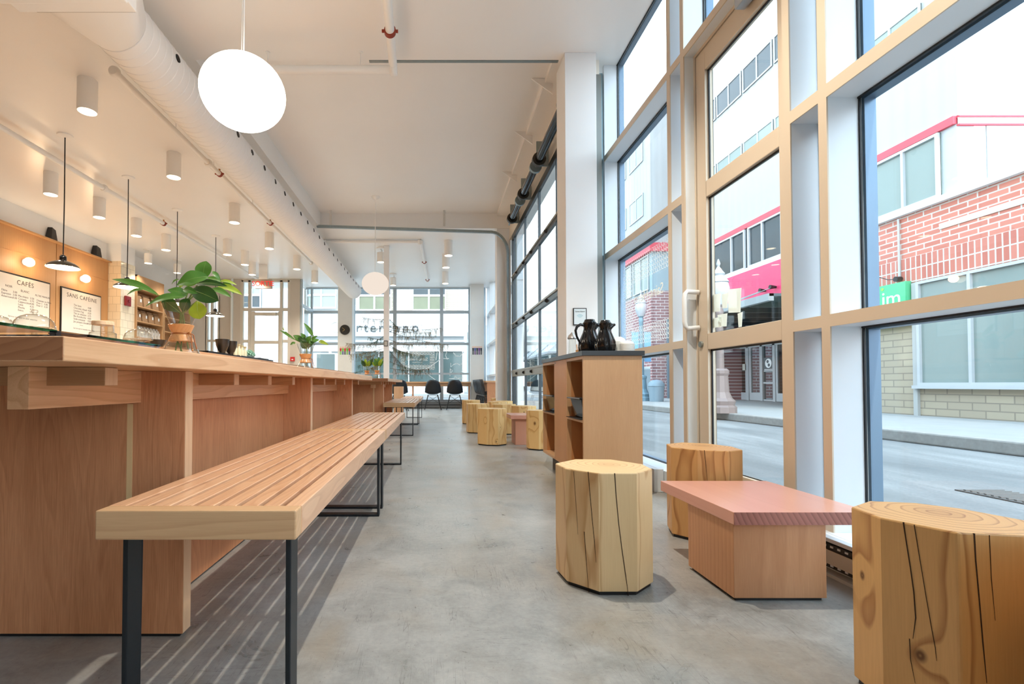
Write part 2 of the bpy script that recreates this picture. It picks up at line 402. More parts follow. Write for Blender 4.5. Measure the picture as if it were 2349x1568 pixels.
# ---- the window wall on the right
def bar(root, name, x0, x1, y0, y1, z0, z1, body=ALU, cap=True, tintw=0.006):  # cap: adds the front strip with warm light painted in
    MB().box(x0 + tintw, x1, y0, y1, z0, z1).obj(name, body, root)
    if cap: MB().box(x0, x0 + tintw, y0, y1, z0, z1).obj(name + '_cap', TAN, root)  # front strip tinted tan, body pale: warm and cool light painted in
def bay(name, y0, y1, trans, z0=0.14, z1=ZC, right_mullion=True, stops=True, own_mullion=True):
    """y0..y1 clear opening between mullions; the mullion on the near side belongs to it"""
    r = struct(name, (XW, y0, 0))
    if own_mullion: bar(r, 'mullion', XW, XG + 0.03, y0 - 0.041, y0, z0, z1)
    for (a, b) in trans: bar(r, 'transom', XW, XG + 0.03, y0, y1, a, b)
    zs = [z0] + [z for tt in trans for z in tt] + [z1]
    for i in range(0, len(zs), 2):
        a, b = zs[i], zs[i + 1]
        if b - a < 0.05: continue
        MB().box(XG + 0.004, XG + 0.010, y0 + .004, y1 - .004, a + .004, b - .004).obj('pane', WGLASS, r)
        g = MB()
        g.box(XG - .003, XG + .003, y1 - 0.006, y1, a, b); g.box(XG - .003, XG + .003, y0, y0 + .006, a, b)
        g.box(XG - .006, XG + .003, y0, y1, b - 0.007, b); g.box(XG - .006, XG + .003, y0, y1, a, a + 0.005)
        g.obj('gasket', GASK, r)
        s = MB(); q = 0.012
        s.box(XG + .011, XG + .055, y1 - q, y1, a, b); s.box(XG + .011, XG + .055, y0, y0 + q, a, b)
        s.box(XG + .011, XG + .055, y0 + q, y1 - q, b - q, b); s.box(XG + .011, XG + .055, y0 + q, y1 - q, a, a + q * .6)
        s.obj('glazing_stop', STOP, r)
    return r
TR = [(0.92, 0.967), (1.803, 1.855), (2.683, 2.73)]
bay('window_1', 0.60, 1.854, TR)                     # big bay nearest the camera
bay('window_2', 1.895, 2.046, TR)                    # narrow slot beside the door
bay('window_3', 2.96, 3.094, TR, own_mullion=False)
bay('window_4', 3.135, 4.32, TR)
bay('window_5', -0.70, 0.56, TR)
bay('window_6', -2.0, -0.741, TR)
bay('window_7', -3.16, -2.041, TR)
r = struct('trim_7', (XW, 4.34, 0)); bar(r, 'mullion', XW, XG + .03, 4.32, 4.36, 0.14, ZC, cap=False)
MB().box(XW - .02, XG + .05, YR, 2.087, 0, 0.14).obj('trim_8', ALU, bevel=.003, kind='structure')
MB().box(XW - .02, XG + .05, 2.92, 4.36, 0, 0.14).obj('trim_9', ALU, bevel=.003, kind='structure')
# galvanised angle beside the column
m = MB().box(1.385, 1.44, 4.38, 4.384, 0, 3.45).box(1.436, 1.44, 4.30, 4.384, 0, 3.45).box(1.44, 1.50, 4.34, 4.37, 0, 3.5)
m.obj('trim_10', plain('blue_galvanised_angle', rgb(140, 165, 172), 0.4, 0.6, var=.12, scale=20), kind='structure')

# ---- the door
XD = 1.56
d = struct('door_1', (XD, 2.10, 0))
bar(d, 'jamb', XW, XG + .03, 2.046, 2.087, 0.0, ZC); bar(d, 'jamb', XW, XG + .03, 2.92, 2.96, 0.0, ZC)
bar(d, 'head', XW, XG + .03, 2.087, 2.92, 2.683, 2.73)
MB().box(XD, XG, 2.087, 2.10, 0, 2.683).box(XD, XG, 2.905, 2.92, 0, 2.683).box(XD, XG, 2.10, 2.905, 2.665, 2.683).obj('door_frame', TAN, d)
leaf = MB(); LX0, LX1 = XD + .004, XD + .05
leaf.box(LX0, LX1, 2.104, 2.205, 0.01, 2.66).box(LX0, LX1, 2.805, 2.90, 0.01, 2.66)
for a, b in ((0.01, 0.229), (0.90, 0.992), (1.783, 1.878), (2.53, 2.66)): leaf.box(LX0, LX1, 2.205, 2.805, a, b)
leafo = leaf.obj('door_leaf', TAN, d, bevel=0.003)
for a, b in ((0.229, 0.90), (0.992, 1.783), (1.878, 2.53)):
    MB().box(XD + .030, XD + .036, 2.205, 2.805, a, b).obj('pane', WGLASS, d)
    g = MB(); w = .009; q = XD + .022; e = XD + .029
    g.box(q, e, 2.205, 2.205 + w, a, b).box(q, e, 2.805 - w, 2.805, a, b).box(q, e, 2.205, 2.805, b - w, b).box(q, e, 2.205, 2.805, a, a + w * .5)
    g.obj('gasket', GASK, d)
h = MB().tube([(1.558, 2.886, 1.245), (1.49, 2.886, 1.25), (1.478, 2.886, 1.235), (1.474, 2.886, 1.21), (1.474, 2.886, 1.07), (1.478, 2.886, 1.045), (1.49, 2.886, 1.03), (1.558, 2.886, 1.035)], 0.014, 14)
h.obj('door_handle', plain('white_door_pull', rgb(230, 230, 228), .25), d, smooth=True)
MB().tube([(1.552, 2.868, 0.935), (1.563, 2.868, 0.935)], 0.018, 18).obj('lock', GREYM, d, smooth=True)
MB().box(1.50, 1.556, 2.14, 2.42, 2.58, 2.645).obj('door_closer', plain('closer_grey', rgb(170, 178, 186), .4, .4), d, bevel=.008)
bay('window_8', 2.087, 2.92, [], z0=2.73, z1=ZC, own_mullion=False)
# notices taped on the outside of the door glass
PT = NT('notice_paper'); b = PT.n('ShaderNodeBsdfDiffuse'); b.inputs[0].default_value = rgb(250, 248, 240); tl_ = PT.n('ShaderNodeBsdfTranslucent'); tl_.inputs[0].default_value = rgb(252, 250, 240)
mx_ = PT.n('ShaderNodeMixShader'); mx_.inputs[0].default_value = .5; PT.l(b.outputs[0], mx_.inputs[1]); PT.l(tl_.outputs[0], mx_.inputs[2]); PT.l(mx_.outputs[0], PT.out.inputs[0]); PAPER = PT.m
for k, (u0, v0, u1, v1, tone) in enumerate(((1634, 676, 1653, 714, 0), (1655, 675, 1670, 706, 0), (1669, 664, 1700, 716, 1), (1634, 730, 1656, 750, 0), (1646, 722, 1668, 748, 1), (1692, 719, 1703, 749, 0))):
    a = onX(u0, v0, 1.602); b = onX(u1, v0 - 4, 1.602); c_ = onX(u1 - 2, v1, 1.602); d_ = onX(u0 + 2, v1 + 1, 1.602)
    lab = ['cream notice taped to the door glass, beside the stile', 'small cream notice second from the door stile, upper row', 'largest cream notice taped on the door glass',
           'cream notice low on the door glass in the corner', 'cream notice overlapping its neighbour low on the door glass', 'narrow cream notice low on the door glass, farthest from the handle'][k]
    mm = MB(); e = Vector((0.0016, 0, 0)); mm.prism([a, b, c_, d_], [a + e, b + e, c_ + e, d_ + e])
    tag(mm.obj('paper_notice', PAPER), lab, 'paper', 'notices taped to the door glass')

# ---- convector under the window
conv = thing('baseboard_convector', 'white fin convector running along the floor under the large window', 'radiator', (1.43, 1.2, 0))
def convector(root, y0, y1, x0=1.43, x1=1.478):
    MB().box(x0, x1, y0, y1, 0.125, 0.14).box(x1 - .006, x1, y0, y1, 0.01, 0.125).obj('cover', plain('convector_white', rgb(226, 230, 232), .4), root, bevel=.002)
    MB().box(x0 + .004, x0 + .008, y0, y1, 0.045, 0.095).obj('front_panel', TAN, root)
    MB().box(x0, x1, y0, y1, 0.0, 0.012).obj('base_rail', plain('convector_rail', rgb(200, 200, 196), .4), root)
    MB().box(x0 + .012, x1 - .008, y0, y1, 0.03, 0.115).obj('fin_block', plain('fins', rgb(70, 66, 62), .6, .5), root)
    m = MB(); y = y0 + .02
    while y < y1:
        for z in (0.104, 0.036): m.box(x0 + .009, x0 + .0118, y, y + .012, z, z + .007)
        y += 0.032
    m.obj('perforations', plain('bright_slots', rgb(230, 230, 230), .3), root, kind='stuff')
convector(conv, -1.5, 1.95)
MB().box(1.43, 1.478, 1.95, 1.99, 0, 0.145).obj('end_cap', plain('convector_white', rgb(226, 230, 232), .4), conv)
conv2 = thing('baseboard_convector', 'white convector end beside the wooden service cabinet', 'radiator', (1.43, 3.22, 0))
convector(conv2, 3.22, 4.1); MB().box(1.415, 1.478, 3.18, 3.22, 0, 0.15).obj('end_cap', plain('convector_white', rgb(226, 230, 232), .4), conv2, bevel=.003)

# ---- glazed overhead door in the bay
gd = struct('door_2', (1.36, 4.5, 0), 'glazed sectional overhead door with dark steel rails', 'garage door')
GX0, GX1 = 1.345, 1.385; GY0, GY1 = 4.52, 8.62
rails = [(0.0, 0.07, 0), (0.833, 0.95, 1), (1.675, 1.77, 1), (2.53, 2.61, 1), (3.24, 3.33, 0)]
MULX = [5.45, 6.4, 7.42, 8.42]
DARKAL = plain('dark_door_aluminium', rgb(84, 90, 94), 0.35, 0.7, var=.08)
LTAL = plain('satin_door_aluminium', rgb(176, 176, 168), 0.4, 0.5)
for i, (a, b, rb) in enumerate(rails):
    MB().box(GX0, GX1, GY0, GY1, a, b).obj('rail', LTAL if i == 1 else DARKAL, gd, bevel=.004)
    if 0 < i < 4:
        MB().box(GX0 - .012, GX0 - .001, GY0, GY1, b - .03, b - .006).obj('strut', LTAL, gd)
        for y in (5.0, 5.9, 6.85, 7.45, 8.1):
            MB().tube([(GX0 - .03, y, (a + b) / 2 - .01), (GX0, y, (a + b) / 2 - .01)], [.014, .026], 12).obj('roller_bolt', BLACK, gd, smooth=True)
for i in range(4):
    a, b = rails[i][1], rails[i + 1][0]
    for y in MULX: MB().box(GX0 + .005, GX1 - .005, y - .017, y + .017, a, b).obj('glazing_bar', DARKAL, gd)
    MB().box(GX0 + .005, GX1 - .005, GY1 - .05, GY1, a, b).box(GX0 + .005, GX1 - .005, GY0, GY0 + .05, a, b).obj('stile', DARKAL, gd)
    MB().box(GX0 + .02, GX0 + .025, GY0, GY1, a, b).obj('pane', WGLASS, gd)
MB().box(1.345, 1.44, BY0, BY1, 3.34, ZB).obj('wall_right', plain('warm_white_paint', rgb(236, 228, 214), .6), kind='structure')
MB().box(1.39, 1.44, 8.64, 8.95, 0, 3.4).box(1.39, 1.44, 4.2, 4.5, 0, 3.4).obj('trim_11', plain('jamb_steel', rgb(130, 132, 128), .4, .5), kind='structure')
# tracks
tr = thing('overhead_door_track', 'galvanised door track rising beside the far column and curving along the beam', 'track', (1.3, 8.75, 0))
pts = [(1.30, 8.74, 0.0), (1.30, 8.74, 3.05)]
for k in range(1, 9):
    a = k / 8 * PI / 2; pts.append((1.30 - 0.32 * (1 - math.cos(a)), 8.74, 3.05 + 0.40 * math.sin(a)))
def strip(pts, w, t, ydir=True):
    m = MB(); pts = [Vector(p) for p in pts]
    for i in range(len(pts) - 1):
        a, b = pts[i], pts[i + 1]; d = (b - a).normalized(); nrm = Vector((d.z, 0, -d.x))
        q = [a + nrm * -t / 2, a + nrm * t / 2, b + nrm * t / 2, b + nrm * -t / 2]
        m.prism(q, [x + Vector((0, w, 0)) for x in q])
    return m
strip(pts, 0.05, 0.045).obj('vertical_rail', GREYM, tr)
hp = onZ(722, 512, 3.50); HX = hp.x
MB().add(*(lambda q: ([tuple(v) for v in q], [(0, 3, 2, 1), (4, 5, 6, 7), (0, 1, 5, 4), (1, 2, 6, 5), (2, 3, 7, 6), (3, 0, 4, 7)]))(
    [(-2.15, 8.74, 3.53), (0.98, 8.74, 3.425), (0.98, 8.79, 3.425), (-2.15, 8.79, 3.53), (-2.15, 8.74, 3.575), (0.98, 8.74, 3.47), (0.98, 8.79, 3.47), (-2.15, 8.79, 3.575)])).obj('horizontal_rail', GREYM, tr)
for x in (-1.9, 0.15): MB().box(x - .02, x + .02, 8.75, 8.754, 3.55, ZB).obj('hanger', plain('hanger_white', rgb(215, 212, 205), .5), tr)
tr2 = thing('overhead_door_track', 'galvanised door track along the near edge of the raised ceiling bay', 'track', (0.5, 4.3, 3.5))
MB().box(-0.6, 1.1, 4.32, 4.35, 3.60, 3.63).obj('horizontal_rail', GREYM, tr2)
MB().box(0.2, 0.24, 4.33, 4.335, 3.63, ZB).obj('hanger', GREYM, tr2)
MB().box(1.28, 1.32, 4.47, 4.51, 0, 3.3).obj('vertical_rail', GREYM, tr2)
sp = thing('door_spring_assembly', 'black torsion tubes with steel brackets above the overhead door', 'door springs', (1.22, 6, 3.34))
for y0, y1, nm in ((4.6, 5.7, 0), (5.95, 6.75, 0), (7.05, 7.75, 0)):
    MB().tube([(1.22, y0, 3.36), (1.22, y1, 3.36)], 0.05, 16).obj('torsion_tube', GBLACK, sp, smooth=True)
    MB().tube([(1.22, y0 - .05, 3.36), (1.22, y0, 3.36)], 0.075, 16).obj('end_cone', GREYM, sp, smooth=True)
    MB().tube([(1.22, y1, 3.36), (1.22, y1 + .06, 3.36)], 0.08, 16).obj('cable_drum', plain('drum_steel', rgb(70, 66, 60), .4, .7), sp, smooth=True)
    MB().box(1.20, 1.343, y1 + .07, y1 + .085, 3.3, 3.6).obj('bracket', GREYM, sp)
MB().tube([(1.22, 4.5, 3.36), (1.22, 8.1, 3.36)], 0.014, 10).obj('shaft', GREYM, sp)

# ---- far window wall
FR = plain('far_window_frame', rgb(176, 188, 196), 0.45, 0.3)
def far_win(name, u0, u1, verts, Y=YF, tz=((2.80, 2.88), (1.86, 1.93), (0.985, 1.04)), z0=0.25, zt=ZC - 0.03, mat=FR, fw=0.05):
    x0, x1 = at(u0, 700, Y).x, at(u1, 700, Y).x
    r = struct(name, (x0, Y, 0))
    for u in verts:
        x = at(u, 700, Y).x; MB().box(x - fw, x + fw, Y - .06, Y + .06, z0, zt).obj('mullion', mat, r)
    for a, b in tz: MB().box(x0, x1, Y - .05, Y + .05, a, b).obj('transom', mat, r)
    MB().box(x0, x1, Y - .06, Y + .06, zt, ZC).obj('window_head', mat, r)
    MB().box(x0, x1, Y - .08, Y + .06, 0, z0).obj('window_sill', plain('sill_grey', rgb(150, 156, 160), .5), r)
    MB().box(x0, x1, Y - .003, Y + .003, z0, zt).obj('pane', WGLASS, r)
    return r
far_win('window_9', 703, 776, (703,))
far_win('window_10', 806, 1082, (811, 906, 1013, 1078))
far_win('window_11', 1108, 1113, (1110,))
# right window wall beyond the far column
r = struct('window_12', (XW, 12, 0))
for y in (9.22, 10.7, 12.2, 13.6, 14.35): MB().box(XW, XG + .03, y, y + .05, 0.14, ZC).obj('mullion', ALU, r)
for a, b in TR: MB().box(XW, XG + .03, 9.2, 14.45, a, b).obj('transom', ALU, r)
MB().box(XG, XG + .006, 9.2, 14.45, 0.14, ZC).obj('pane', WGLASS, r)
MB().box(XW, XG + .05, 9.2, 14.45, 0, 0.14).obj('window_sill', ALU, r)
# vestibule and end wall on the left
TAUPE = plain('taupe_wall_paint', rgb(196, 188, 176), .55)
def wpan(name, u0, u1, Y, mat=TAUPE, z0=0, z1=ZC, d=0.12):
    return MB().box(at(u0, 700, Y).x, at(u1, 700, Y).x, Y, Y + d, z0, z1).obj(name, mat, kind='structure')
wpan('wall_vestibule', 503, 553, YV); wpan('trim_12', 664, 688, YV)
MB().box(at(688, 700, YV).x - .02, at(688, 700, YV).x + .04, YV, YF, 0, 0.9).obj('trim_13', TAUPE, kind='structure')
r = struct('window_13', (-3.65, YV, 0))
xv = at(690, 700, YV).x
for y in (YV + .02, YF - .1): MB().box(xv - .03, xv + .03, y, y + .08, 0, ZC).obj('mullion', FR, r)
for z in (0.95, 1.88, 2.83): MB().box(xv - .027, xv + .027, YV, YF, z, z + .07).obj('transom', FR, r)
MB().box(xv - .003, xv + .003, YV, YF, 0.9, ZC).obj('pane', WGLASS, r)
r = struct('door_3', (at(608, 700, YV).x, YV, 0), 'pale framed glass entrance door under the exit sign', 'door')
X_ = lambda u: at(u, 700, YV).x
CF = plain('cream_door_frame', rgb(206, 200, 188), .5)
for u in (554.5, 572, 645, 663): MB().box(X_(u) - .035, X_(u) + .035, YV - .004, YV + .08, 0, ZC - .04).obj('jamb', CF, r)
zt = at(600, 710, YV).z
MB().box(X_(554), X_(664), YV + .004, YV + .076, zt - .03, zt + .05).obj('transom', CF, r)
MB().box(X_(554), X_(664), YV - .004, YV + .1, ZC - .08, ZC).obj('head', CF, r)
for (a, b) in ((557, 568), (649, 661)):
    z = at(600, 782, YV).z; MB().box(X_(a), X_(b), YV + .005, YV + .06, z - .04, z + .04).obj('transom', CF, r)
    MB().box(X_(a), X_(b), YV + .03, YV + .036, 0.1, zt).obj('pane', WGLASS, r)
MB().box(X_(557), X_(661), YV + .03, YV + .036, zt, ZC - .08).obj('pane', WGLASS, r)
dl = MB(); a0, a1, b0, b1 = X_(574), X_(583.5), X_(638), X_(643.5)
dl.box(a0, a1, YV + .02, YV + .06, 0.02, zt - .04).box(b0, b1, YV + .02, YV + .06, 0.02, zt - .04)
for v0, v1 in ((716, 723), (781, 788)): dl.box(a1, b0, YV + .02, YV + .06, at(600, v1, YV).z, at(600, v0, YV).z)
dl.box(a1, b0, YV + .02, YV + .06, .02, .3)
dl.obj('door_leaf', CF, r)
MB().box(a1, b0, YV + .04, YV + .046, .3, zt - .1).obj('pane', WGLASS, r)
MB().box(at(609, 700, YV).x, at(634, 700, YV).x, YV - .05, YV + .018, at(600, 724, YV).z, at(600, 717, YV).z).obj('door_closer', CF, r)
# wall left of the vestibule with one tall window
wpan('wall_back', 250, 473, YV, plain('perforated_board_white', rgb(222, 214, 204), .6)); wpan('wall_back_upper', 473, 503, YV, TAUPE, 3.1, ZC)
r = struct('window_14', (X_(473), YV, 0))
for u in (474, 486, 502): MB().box(X_(u) - .03, X_(u) + .03, YV, YV + .08, 0, 3.1).obj('mullion', CF, r)
for z in (0.95, 1.85): MB().box(X_(474), X_(503), YV + .004, YV + .076, z, z + .06).obj('transom', CF, r)
MB().box(X_(474), X_(503), YV + .03, YV + .036, 0, 3.1).obj('pane', WGLASS, r)
t = struct('trim_14', (X_(532), YV - .05, 0)); MB().box(X_(531), X_(535), YV - .05, YV - .001, 0, ZC).obj('strip', plain('pale_corner_strip', rgb(225, 232, 236), .4), t)
MB().box(XL, X_(250), YV, YV + .12, 0, ZC).obj('wall_far', WHITE, kind='structure')
# far floor convector
c3 = thing('baseboard_convector', 'long grey convector on the floor below the far windows', 'radiator', (0.2, 14.28, 0))
MB().box(-1.3, 0.72, 14.2, 14.36, 0.02, 0.2).obj('casing', plain('grey_convector', rgb(128, 130, 130), .5), c3)
MB().box(-1.3, 0.72, 14.19, 14.2, 0.09, 0.12).obj('grille', plain('dark_slot', rgb(70, 72, 74), .6), c3)

# ================================================================ CEILING SERVICES
# spiral duct
DC = Vector((-2.24, 0, 3.24)); DR = 0.205
duct = thing('spiral_duct', 'long round white spiral air duct hung below the ceiling', 'duct', (DC.x, 8, DC.z))
m = MB(); prof = []; y = 3.75; k = 0
pts = []; rs = []; y = 3.38
while y < 13.3:
    pts.append((DC.x, y, DC.z)); rs.append(DR); pts.append((DC.x, y + .004, DC.z)); rs.append(DR + .0035)
    pts.append((DC.x, y + .012, DC.z)); rs.append(DR + .0035); pts.append((DC.x, y + .016, DC.z)); rs.append(DR); y += 0.085
DUCTW = plain('duct_white', rgb(240, 239, 237), 0.42, var=.015)
m.tube(pts, rs, 40); m.obj('duct_tube', DUCTW, duct, smooth=True)
ang = math.radians(8); k = 0; y = 3.80
while y < 13.1:
    n = Vector((math.cos(ang), 0, math.sin(ang))); p = Vector((DC.x, y, DC.z)) + n * (DR - .004)
    MB().tube([p, p + n * .0095], 0.03, 16).obj('nozzle_hole', plain('nozzle_black', rgb(10, 10, 10), .6), duct); y += 0.39
for y in (5.6, 7.7, 9.8, 11.9): MB().tube([(DC.x, y, DC.z + DR), (DC.x, y, ZC if not (BY0 < y < BY1 and DC.x > BX0) else ZB)], .004, 6).obj('hanger_rod', DUCTW, duct)
pl = thing('duct_transition', 'white sheet metal transition feeding the round duct', 'duct', (-2.3, 3.4, 3.2))
sq = []; n = 40
for k in range(n):
    t = 2 * PI * (k + .5) / n; c_, s_ = math.cos(t), math.sin(t); q = max(abs(c_), abs(s_))
    sq.append((-2.18 + 0.31 * c_ / q, 3.0, 3.25 + 0.21 * s_ / q))
ci = [(DC.x + DR * 1.01 * math.cos(2 * PI * (k + .5) / n), 3.375, DC.z + DR * 1.01 * math.sin(2 * PI * (k + .5) / n)) for k in range(n)]
MB().prism(sq, ci).obj('transition', DUCTW, pl, smooth=True)
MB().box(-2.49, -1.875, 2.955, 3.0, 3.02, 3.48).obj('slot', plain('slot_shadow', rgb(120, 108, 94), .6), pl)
MB().box(-2.56, -1.84, 2.87, 2.955, 2.985, 3.5).obj('flange', DUCTW, pl, bevel=.004)
MB().box(-2.64, -1.84, 2.2, 2.87, 2.97, 3.52).obj('plenum', DUCTW, pl, bevel=.006)

# sprinkler pipes
PIPE = plain('pipe_white', rgb(242, 240, 236), .35, var=.01)
COPPER = plain('red_oxide_clamp', rgb(150, 58, 36), .45, .3)
def pipe(label, p0, p1, r, clamps=(), hangers=(), couplings=(), ends=True, top=ZC):
    p0, p1 = Vector(p0), Vector(p1)
    t = thing('sprinkler_pipe', label, 'pipe', p0, 'white sprinkler pipes below the ceiling')
    MB().tube([p0, p1], r, 18).obj('pipe', PIPE, t, smooth=True)
    d = (p1 - p0).normalized(); L = (p1 - p0).length
    for c in clamps:
        p = p0 + d * c
        MB().tube([p - d * .018, p + d * .018], r * 1.28, 18).obj('clamp', COPPER, t, smooth=True)
        MB().tube([p - Vector((0, 0, .0)), p + Vector((0, 0, r + .026)), p + Vector((0, 0, r + .03))], [.013, .011, .016], 10).obj('sprinkler_head', plain('brass', rgb(170, 120, 60), .35, .7), t, smooth=True)
        side = d.cross(Vector((0, 0, 1))).normalized()
        for s in (-1, 1): MB().tube([p + side * s * r * 1.2, p + side * s * (r * 1.2 + .02)], .012, 8).obj('clamp_bolt', COPPER, t)
    for c in hangers:
        p = p0 + d * c; MB().tube([p + Vector((0, 0, r)), (p.x, p.y, top - .004)], .004, 6).obj('hanger_rod', PIPE, t)
        MB().tube([(p.x, p.y, top - .006), (p.x, p.y, top)], .02, 10).obj('hanger_plate', PIPE, t)
    for c in list(couplings) + ([0, L] if ends else []):
        p = p0 + d * c; MB().tube([p - d * .03, p - d * .012, p + d * .012, p + d * .03], [r * 1.25, r * 1.6, r * 1.6, r * 1.25], 16).obj('coupling', PIPE, t, smooth=True)
    return t
pa = onX(272, 165, -2.80); 
pipe('white sprinkler pipe running beside the round duct', (-2.80, 4.2, 3.42), (-2.80, 10.9, 3.42), .03, (2.06, 4.0), (1.0, 1.9, 3.2, 5.3), (1.75,))
pipe('white sprinkler pipe above the bar lamps', (-4.66, 2.6, 3.45), (-4.66, 13.0, 3.45), .032, (2.42, 5.7, 10.2), (2.1, 6.3, 8.2), (4.2,), False)
x1 = at(903, 165, 4.15).x
zz = min(at(750, 160, 4.15).z, ZC - .075)
pipe('white sprinkler pipe crossing the ceiling just before the raised bay', (-1.95, 4.15, zz), (x1, 4.15, zz), .035, (), (0.5, 1.3))
q0 = Vector((x1, 4.15, zz)); q1 = onX(880, -40, at(880, -40, 3.0).x)
pipe('short white sprinkler pipe coming toward the camera with a red clamp', q0 + Vector((0, -.09, .0)), (at(880, -60, 3.05).x, 3.05, zz - .0), .035, (0.37,), (0.6,), (), False)
Yp = 9.6
pipe('white sprinkler pipe crossing behind the far beam', (at(745, 554, Yp).x, Yp, at(745, 554, Yp).z), (at(962, 554, Yp).x, Yp, at(962, 554, Yp).z), .03, (), (0.3, 1.2))
e0 = at(965, 556, Yp)
pipe('white sprinkler pipe running to the far windows with red clamps', e0, (at(981, 652, 13.0).x, 13.0, e0.z - .03), .03, (1.5, 3.3))

# ceiling cylinders
CYL = plain('fixture_white', rgb(246, 244, 240), .4, var=.01)
LENS = emit('downlight_glow', (1.0, 0.80, 0.52, 1), 9.0)
def cyl_light(x, y, top, label, group, first=None, r=.083, L=.30, power=26.0, soft=.05):
    y += .08
    t = thing('cylinder_downlight', label, 'ceiling light', (x, y, top), group)
    MB().lathe([(r, 0), (r, -L), (r - .006, -L), (r - .006, -L + .012)], (x, y, top), 28, cap=False).obj('housing', CYL, t, smooth=True)
    MB().lathe([(0.0, -L + .011), (r - .006, -L + .011), (r - .006, -L + .009), (0, -L + .009)], (x, y, top), 28, cap=False).obj('lens', LENS, t)
    light('lamp', 'SPOT', (x, y, top - L - .01), power * LAMP, (1.0, .92, .79), t, spot_size=math.radians(125), spot_blend=.6, shadow_soft_size=soft)
    return t
G1 = 'white cylinder downlights over the table side'
G2 = 'white cylinder downlights over the bar'
rowA = [(-3.28, 4.46, 'large white cylinder downlight nearest the camera'), (-3.25, 5.92, 'white cylinder downlight second in the row beside the round duct'),
        (-3.2, 7.62, 'white cylinder downlight third in the row beside the round duct'), (-3.15, 9.1, 'white cylinder downlight fourth in the row beside the round duct'),
        (-3.1, 10.75, 'white cylinder downlight fifth in the duct row, before the vestibule wall'), (-3.06, 12.2, 'white cylinder downlight last of the duct row by the far windows')]
for x, y, l in rowA: cyl_light(x, y, ZC, l, G1, power=44)
rowB = [(-5.21, 6.47, 'white cylinder downlight left of the first black pendant cord'), (-5.18, 7.38, 'white cylinder downlight over the bar, between the first two black pendants'),
        (-5.18, 8.31, 'white cylinder downlight over the bar, just right of the second pendant cord'), (-5.16, 9.2, 'white cylinder downlight over the bar, left of the third pendant cord'),
        (-4.13, 9.54, 'left of the paired white cylinder downlights beyond the third pendant'), (-4.1, 10.35, 'right of the paired white cylinder downlights beyond the third pendant'),
        (-4.3, 11.3, 'white cylinder downlight over the red exit sign')]
for x, y, l in rowB: cyl_light(x, y, ZC, l, G2, power=40)
rowC = [(.25, 9.6, 'white cylinder downlight just beyond the far beam, nearest of the right row'), (.22, 10.6, 'middle white cylinder downlight of the right row'), (.24, 12.3, 'farthest white cylinder downlight of the right row')]
for x, y, l in rowC: cyl_light(x, y, ZC, l, 'white cylinder downlights of the right row', power=10)
# same fittings over the near seating, out of the frame above the camera
cyl_light(0.30, 1.9, ZC, 'white cylinder downlight above the near stools', 'white cylinder downlights of the right row', power=75, soft=.025)
cyl_light(-3.3, 2.7, ZC, 'unseen white cylinder downlight above the near end of the bar', G1, power=40)
cyl_light(-5.2, 2.6, ZC, 'added unseen cylinder downlight over the hidden left part of the bar', G2, power=45)  # unseen extra lamp, added to brighten the left ceiling
cyl_light(-5.2, 4.6, ZC, 'added unseen cylinder downlight over the near menu boards', G2, power=40)  # another unseen lamp put in for more light over the bar

def track_head(x, y, top, label):
    t = thing('spot_fixture', label, 'ceiling light', (x, y, top), 'short white spot fixtures on swivel mounts')
    MB().lathe([(.09, 0), (.09, -.02)], (x, y, top), 20).obj('mount_plate', CYL, t)
    MB().tube([(x, y, top - .02), (x + .03, y, top - .06), (x, y, top - .1)], .012, 8).obj('swivel_arm', CYL, t)
    MB().lathe([(.078, -.1), (.078, -.3), (.070, -.3), (.070, -.292)], (x, y, top), 24, cap=False).lathe([(0, -.1), (.078, -.1)], (x, y, top), 24, cap=False).obj('housing', CYL, t, smooth=True)
    MB().lathe([(0, -.292), (.07, -.292), (.07, -.294), (0, -.294)], (x, y, top), 24, cap=False).obj('lens', LENS, t)
    light('lamp', 'SPOT', (x, y, top - .31), 14 * LAMP, (1.0, .92, .79), t, spot_size=math.radians(110), spot_blend=.6, shadow_soft_size=.04)
track_head(-6.1, 10.3, ZC, 'short white spot above the coffee shelving')
track_head(-5.96, 11.2, ZC, 'short white spot behind the third pendant cord')
track_head(-1.16, 10.2, ZC, 'short white spot left of the slim white post')
track_head(-1.11, 12.6, ZC, 'short white spot right of the slim white post')

# globes
GLOBE = emit('opal_globe', (1.0, 0.88, 0.72, 1), 7.0)
def globe(c, top, label, power, emitmat):
    t = thing('globe_pendant', label, 'pendant lamp', (c[0], c[1], c[2]), 'opal glass globe pendants')
    a = .225; prof = [(a * math.cos(p), .84 * a * math.sin(p)) for p in [(-90 + i * 180 / 24) * PI / 180 for i in range(25)]]
    MB().lathe(prof, c, 48, cap=False).obj('globe', emitmat, t, smooth=True)
    MB().tube([(c[0], c[1], c[2] + .84 * a), (c[0], c[1], top - .02)], .004, 8).obj('cord', CYL, t)
    MB().tube([(c[0] - .012, c[1], c[2] + .84 * a), (c[0] - .008, c[1], (c[2] + top) / 2 + .2), (c[0], c[1], top - .02)], .002, 6).obj('wire', CYL, t)
    MB().lathe([(.005, -.05), (.06, -.02), (.07, 0)], (c[0], c[1], top), 24).obj('ceiling_rose', CYL, t, smooth=True)
    return t
globe((-1.063, 2.662, 2.305), ZC, 'large glowing opal globe hanging near the camera', 0, GLOBE)
globe((-1.013, 8.12, 2.379), ZB, 'smaller looking opal globe hanging by the far beam', 0, emit('opal_globe_dim', (1.0, 0.86, 0.74, 1), .68))

